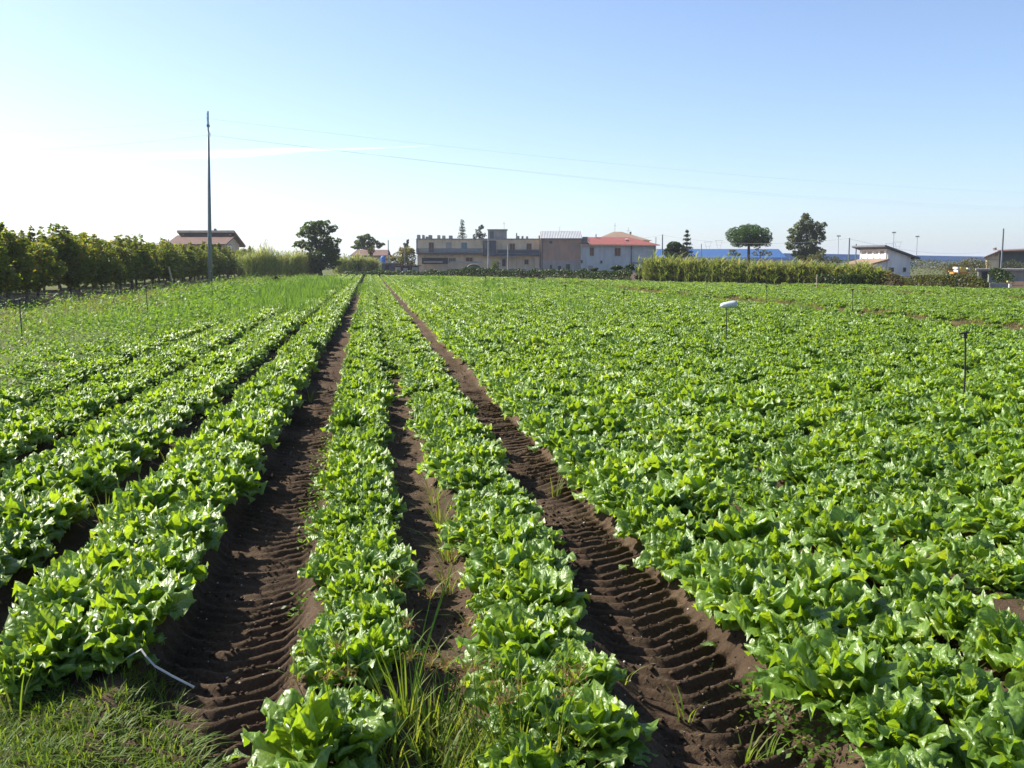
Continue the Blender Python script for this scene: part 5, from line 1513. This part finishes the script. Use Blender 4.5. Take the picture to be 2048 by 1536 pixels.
lprism('lean_to_wall', M_WHITE, b11, [(-0.02, 0), (-0.02, zA - 0.2), (-lw * 0.66, zB - 0.1), (-lw * 0.66, 0)], 0.1, Dp - 0.2)
for x, w_, v0, v1 in ((0.2, 0.5, 536, 543), (1.9, 0.25, 536, 543)):
    w = lbox('window', M_GREYPL, b11, x - 0.06, x + w_ + 0.06, -0.05, 0.02, VZ(v1, DW) - 0.06, VZ(v0, DW) + 0.06); lbox('pane', M_DARK, w, x, x + w_, -0.07, 0.0, VZ(v1, DW), VZ(v0, DW))
lbox('dark_side_panel', M_SLATE, b11, Wd + 0.01, Wd + 0.06, 0.2, 3.0, 0, zrgt - 0.5)  # thin dark panel on the right side wall
b11.rotation_euler = (0, 0, math.radians(14))

# house at the right edge
DH = 125.0
b12 = thing('edge_house', 'beige gabled house with brown roof cut by the right edge', 'building', (VX(2040, DH), DH + 4, 0))
xa = VX(2006, DH); xb = VX(2028, DH); xc = VX(2130, DH)
MB().prism([(xa, 0), (xb, 0), (xb, VZ(503, DH)), (xa, VZ(512, DH))], DH, DH + 8).build('wall', M_TAN, b12)
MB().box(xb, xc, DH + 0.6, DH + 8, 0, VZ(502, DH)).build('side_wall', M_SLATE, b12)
MB().slab([(VX(2000, DH), DH - 0.5, VZ(514, DH)), (xb, DH - 0.5, VZ(501, DH)), (xb, DH + 8.5, VZ(501, DH)), (VX(2000, DH), DH + 8.5, VZ(514, DH))], 0.22).build('roof', M_BROWNTILE, b12)
MB().slab([(xb, DH - 0.4, VZ(501.5, DH)), (xc, DH - 0.4, VZ(499, DH)), (xc, DH + 8.4, VZ(493, DH)), (xb, DH + 8.4, VZ(498, DH))], 0.22).build('roof_upper', M_BROWNTILE, b12)
window(b12, 2022, 2024.5, 504.5, 511, DH, M_GREYPL, split=False); MB().tube([(VX(2020, DH), DH + 2, VZ(500, DH)), (VX(2019, DH), DH + 2, VZ(495, DH))], 0.25, 8).build('satellite_dish', M_GREYPL, b12)
part('string_course', M_GREYPL, b12, (2006, 2028, 519, 520, DH - 0.1, DH - 0.01))
b12.rotation_euler = (0, 0, math.radians(-24))
# grey low building at the right edge
DG = 88.0
b13 = thing('garage_building', 'low grey flat roofed building with cream shutters at right edge', 'building', (VX(2030, DG), DG + 3, 0))
part('wall', M_GREYPL, b13, (1994, 2120, 541, 570, DG, DG + 6)); part('roof', M_GREYPL, b13, (1992, 2122, 537.5, 541, DG - 0.4, DG + 6.3))
for u0, u1 in ((2024, 2029.5), (2034, 2040)): part('shutter', M_CREAM, b13, (u0, u1, 545, 555, DG - 0.08, DG - 0.01))
part('dark_door', M_DARK, b13, (1999, 2012, 544, 566, DG - 0.06, DG - 0.01)); part('green_gate', M_BSHUT, b13, (2022, 2046, 557, 568, DG - 0.9, DG - 0.8))
b13.rotation_euler = (0, 0, math.radians(-24))
for u, vt, vb, lab in ((1959, 544, 569, 'left pale gate pillar at the field edge'), (1980, 549, 573, 'right pale gate pillar at the field edge')):
    d = 62.5 if u < 1970 else 61.5
    t = thing('gate_pillar', lab, 'gate pillar', (VX(u, d), d, 0)); part('shaft', M_CONC, t, (u - 1.2, u + 1.2, vt + 1, 580, d, d + 0.1)); part('cap', M_CONC, t, (u - 1.6, u + 1.6, vt, vt + 1, d - 0.02, d + 0.12))
w = thing('low_wall', 'low pale wall running right from the gate pillars', 'wall', (VX(2000, 63), 63, 0)); part('wall', M_CONC, w, (1961, 1979, 565, 580, 62.2, 62.4)); part('wall_run', M_CONC, w, (1982, 2024, 566, 580, 63, 63.2))
t = thing('marker_post', 'short white post with yellow top by the low wall', 'post', (VX(2022, 61), 61, 0)); part('post_shaft', M_WHITE, t, (2021, 2024, 566, 581, 61, 61.1)); part('yellow_top', M_YPAINT, t, (2017.5, 2022.5, 561.5, 564.5, 60.98, 61.12)); part('stem', M_CONC, t, (2021, 2022, 564.5, 566, 61, 61.05))
# yellow machine behind the brambles
DY = 88.0
t = thing('yellow_machine', 'small yellow machine half hidden by bushes near the gate', 'machine', (VX(1925, DY), DY + 1, 0))
part('cab', M_YPAINT, t, (1922, 1933, 534, 544, DY, DY + 1.2)); part('hood', M_CREAM, t, (1915, 1921.5, 534, 538, DY + 0.1, DY + 1.0)); part('side_panel', M_CREAM, t, (1916, 1919, 540, 551, DY + 0.05, DY + 0.9))
part('arm', M_OPAINT, t, (1899, 1909, 541.5, 543.5, DY + 0.2, DY + 0.4)); part('rear_panel', M_CREAM, t, (1936, 1941, 535.5, 540, DY + 0.1, DY + 0.6)); part('chassis', M_OPAINT, t, (1910, 1938, 544, 548, DY + 0.1, DY + 1.1))
for u in (1916, 1932):
    c = V(u, 556, DY); MB().prism([(c.x + 0.3 * math.cos(a), 0.3 + 0.3 * math.sin(a)) for a in np.linspace(0, 6.283, 16, endpoint=False)], DY - 0.02, DY + 0.2).build('wheel', M_RUBBER, t)

# ------------------------------------------------------------------ blue warehouses, masts, pylons
DB = 420.0
b14 = thing('warehouse', 'long blue roofed warehouse behind the umbrella pine', 'warehouse', (VX(1440, DB), DB + 20, 0))
MB().box(VX(1290, DB), VX(1566, DB), DB, DB + 40, 0, VZ(516, DB)).build('wall', M_PALEWALL, b14)
ze, zr = VZ(515, DB), VZ(498, DB + 12)
MB().slab([(VX(1286, DB), DB - 1, ze), (VX(1572, DB), DB - 1, ze), (VX(1556, DB + 12), DB + 12, zr), (VX(1290, DB + 12), DB + 12, zr)], 0.4).build('roof', M_BLUEROOF, b14)
MB().box(VX(1286, DB), VX(1572, DB), DB - 1.3, DB - 1.05, ze - 0.9, ze - 0.05).build('fascia', M_DRUM, b14)
b15 = thing('warehouse', 'very long blue roofed warehouse receding behind the white house', 'warehouse', (VX(1700, 480), 480, 0))
zE, zR = VZ(519, 430), VZ(506, 430)
xs = [(VX(1560, 430), 430), (VX(2000, 660), 660)]
(a0, d0), (a1, d1) = xs
MB().slab([(a0, d0, zE), (a1, d1, zE), (a1 + 4, d1 + 10, zR), (a0 + 4, d0 + 10, zR)], 0.4).build('roof', M_BLUEROOF, b15)
MB().add([(a0, d0 + 0.5, 0), (a1, d1 + 0.5, 0), (a1, d1 + 0.5, zE - 0.3), (a0, d0 + 0.5, zE - 0.3), (a0 + 9, d0 + 20, 0), (a1 + 9, d1 + 20, 0), (a1 + 9, d1 + 20, zE - 0.3), (a0 + 9, d0 + 20, zE - 0.3)],
         [(0, 1, 2, 3), (1, 5, 6, 2), (5, 4, 7, 6), (4, 0, 3, 7)]).build('wall', M_PALEWALL, b15)
for u, vt, lab in ((1675, 472, 'floodlight mast nearest the tall grey green tree'), (1785, 465, 'tallest floodlight mast above the white house'), (1832, 473, 'floodlight mast right of the white house')):
    d = 500.0; x = VX(u, d); zt = VZ(vt, d); t = thing('floodlight_mast', lab, 'mast', (x, d, 0), 'floodlight masts by the warehouse')
    MB().tube([(x, d, 0), (x, d, zt)], [0.3, 0.16], 8).build('mast_pole', M_PALEWALL, t); MB().tube([(x, d, zt - 0.2), (x, d, zt + 0.3)], [0.9, 1.0], 10).build('head_ring', M_STEEL, t)
    for i in range(4):
        a = 1.57 * i + 0.4; MB().box(x + math.cos(a) * 0.95 - 0.25, x + math.cos(a) * 0.95 + 0.25, d + math.sin(a) * 0.95 - 0.2, d + math.sin(a) * 0.95 + 0.2, zt - 0.3, zt + 0.25).build('floodlight', M_GREYPL, t)
for u, vt, lab in ((1415, 484, 'faint lattice pylon left of the umbrella pine, left one'), (1437, 481, 'faint lattice pylon left of the umbrella pine, right one'), (1777, 487, 'faint lattice pylon left of the tallest floodlight mast'), (1794, 484, 'faint lattice pylon just right of the tallest floodlight mast')):
    d = 1100.0; x = VX(u, d); zt = VZ(vt, d); t = thing('lattice_pylon', lab, 'pylon', (x, d, 0), 'lattice pylons on the horizon')
    lg = MB(); h = zt * 0.62
    for sx in (-1, 1):
        for sy in (-1, 1): lg.tube([(x + sx * 3, d + sy * 3, 0), (x + sx * 0.9, d + sy * 0.9, h)], 0.16, 4)
    for k in range(6):
        z0, z1 = h * k / 6, h * (k + 1) / 6; w0, w1 = 3 - 2.1 * k / 6, 3 - 2.1 * (k + 1) / 6
        lg.tube([(x - w0, d - w0, z0), (x + w1, d - w1, z1)], 0.1, 4).tube([(x + w0, d - w0, z0), (x - w1, d - w1, z1)], 0.1, 4)
    lg.build('lattice_body', M_STEEL, t)
    MB().tube([(x - 0.9, d, h), (x - 3.5, d, zt)], 0.14, 4).tube([(x + 0.9, d, h), (x + 3.5, d, zt)], 0.14, 4).tube([(x - 4.5, d, zt), (x + 4.5, d, zt)], 0.16, 4).tube([(x - 2.4, d, (h + zt) / 2), (x + 2.4, d, (h + zt) / 2)], 0.1, 4).build('crossarm', M_STEEL, t)

# ------------------------------------------------------------------ the air
hz = MB().box(-5200, 5200, -700, 9200, -1.2, 56)
ho = hz.build('haze', M_WIRE); ho.data.materials.clear()
m, nt, out = new_mat('haze_air')
pv = nt.nodes.new('ShaderNodeVolumePrincipled'); pv.inputs['Color'].default_value = (0.86, 0.92, 1.0, 1); pv.inputs['Density'].default_value = 0.00024
pv.inputs['Anisotropy'].default_value = 0.3
nt.links.new(pv.outputs[0], out.inputs['Volume']); ho.data.materials.append(m)
tag(ho, 'thin pale haze over the far fields', 'haze', kind='stuff')
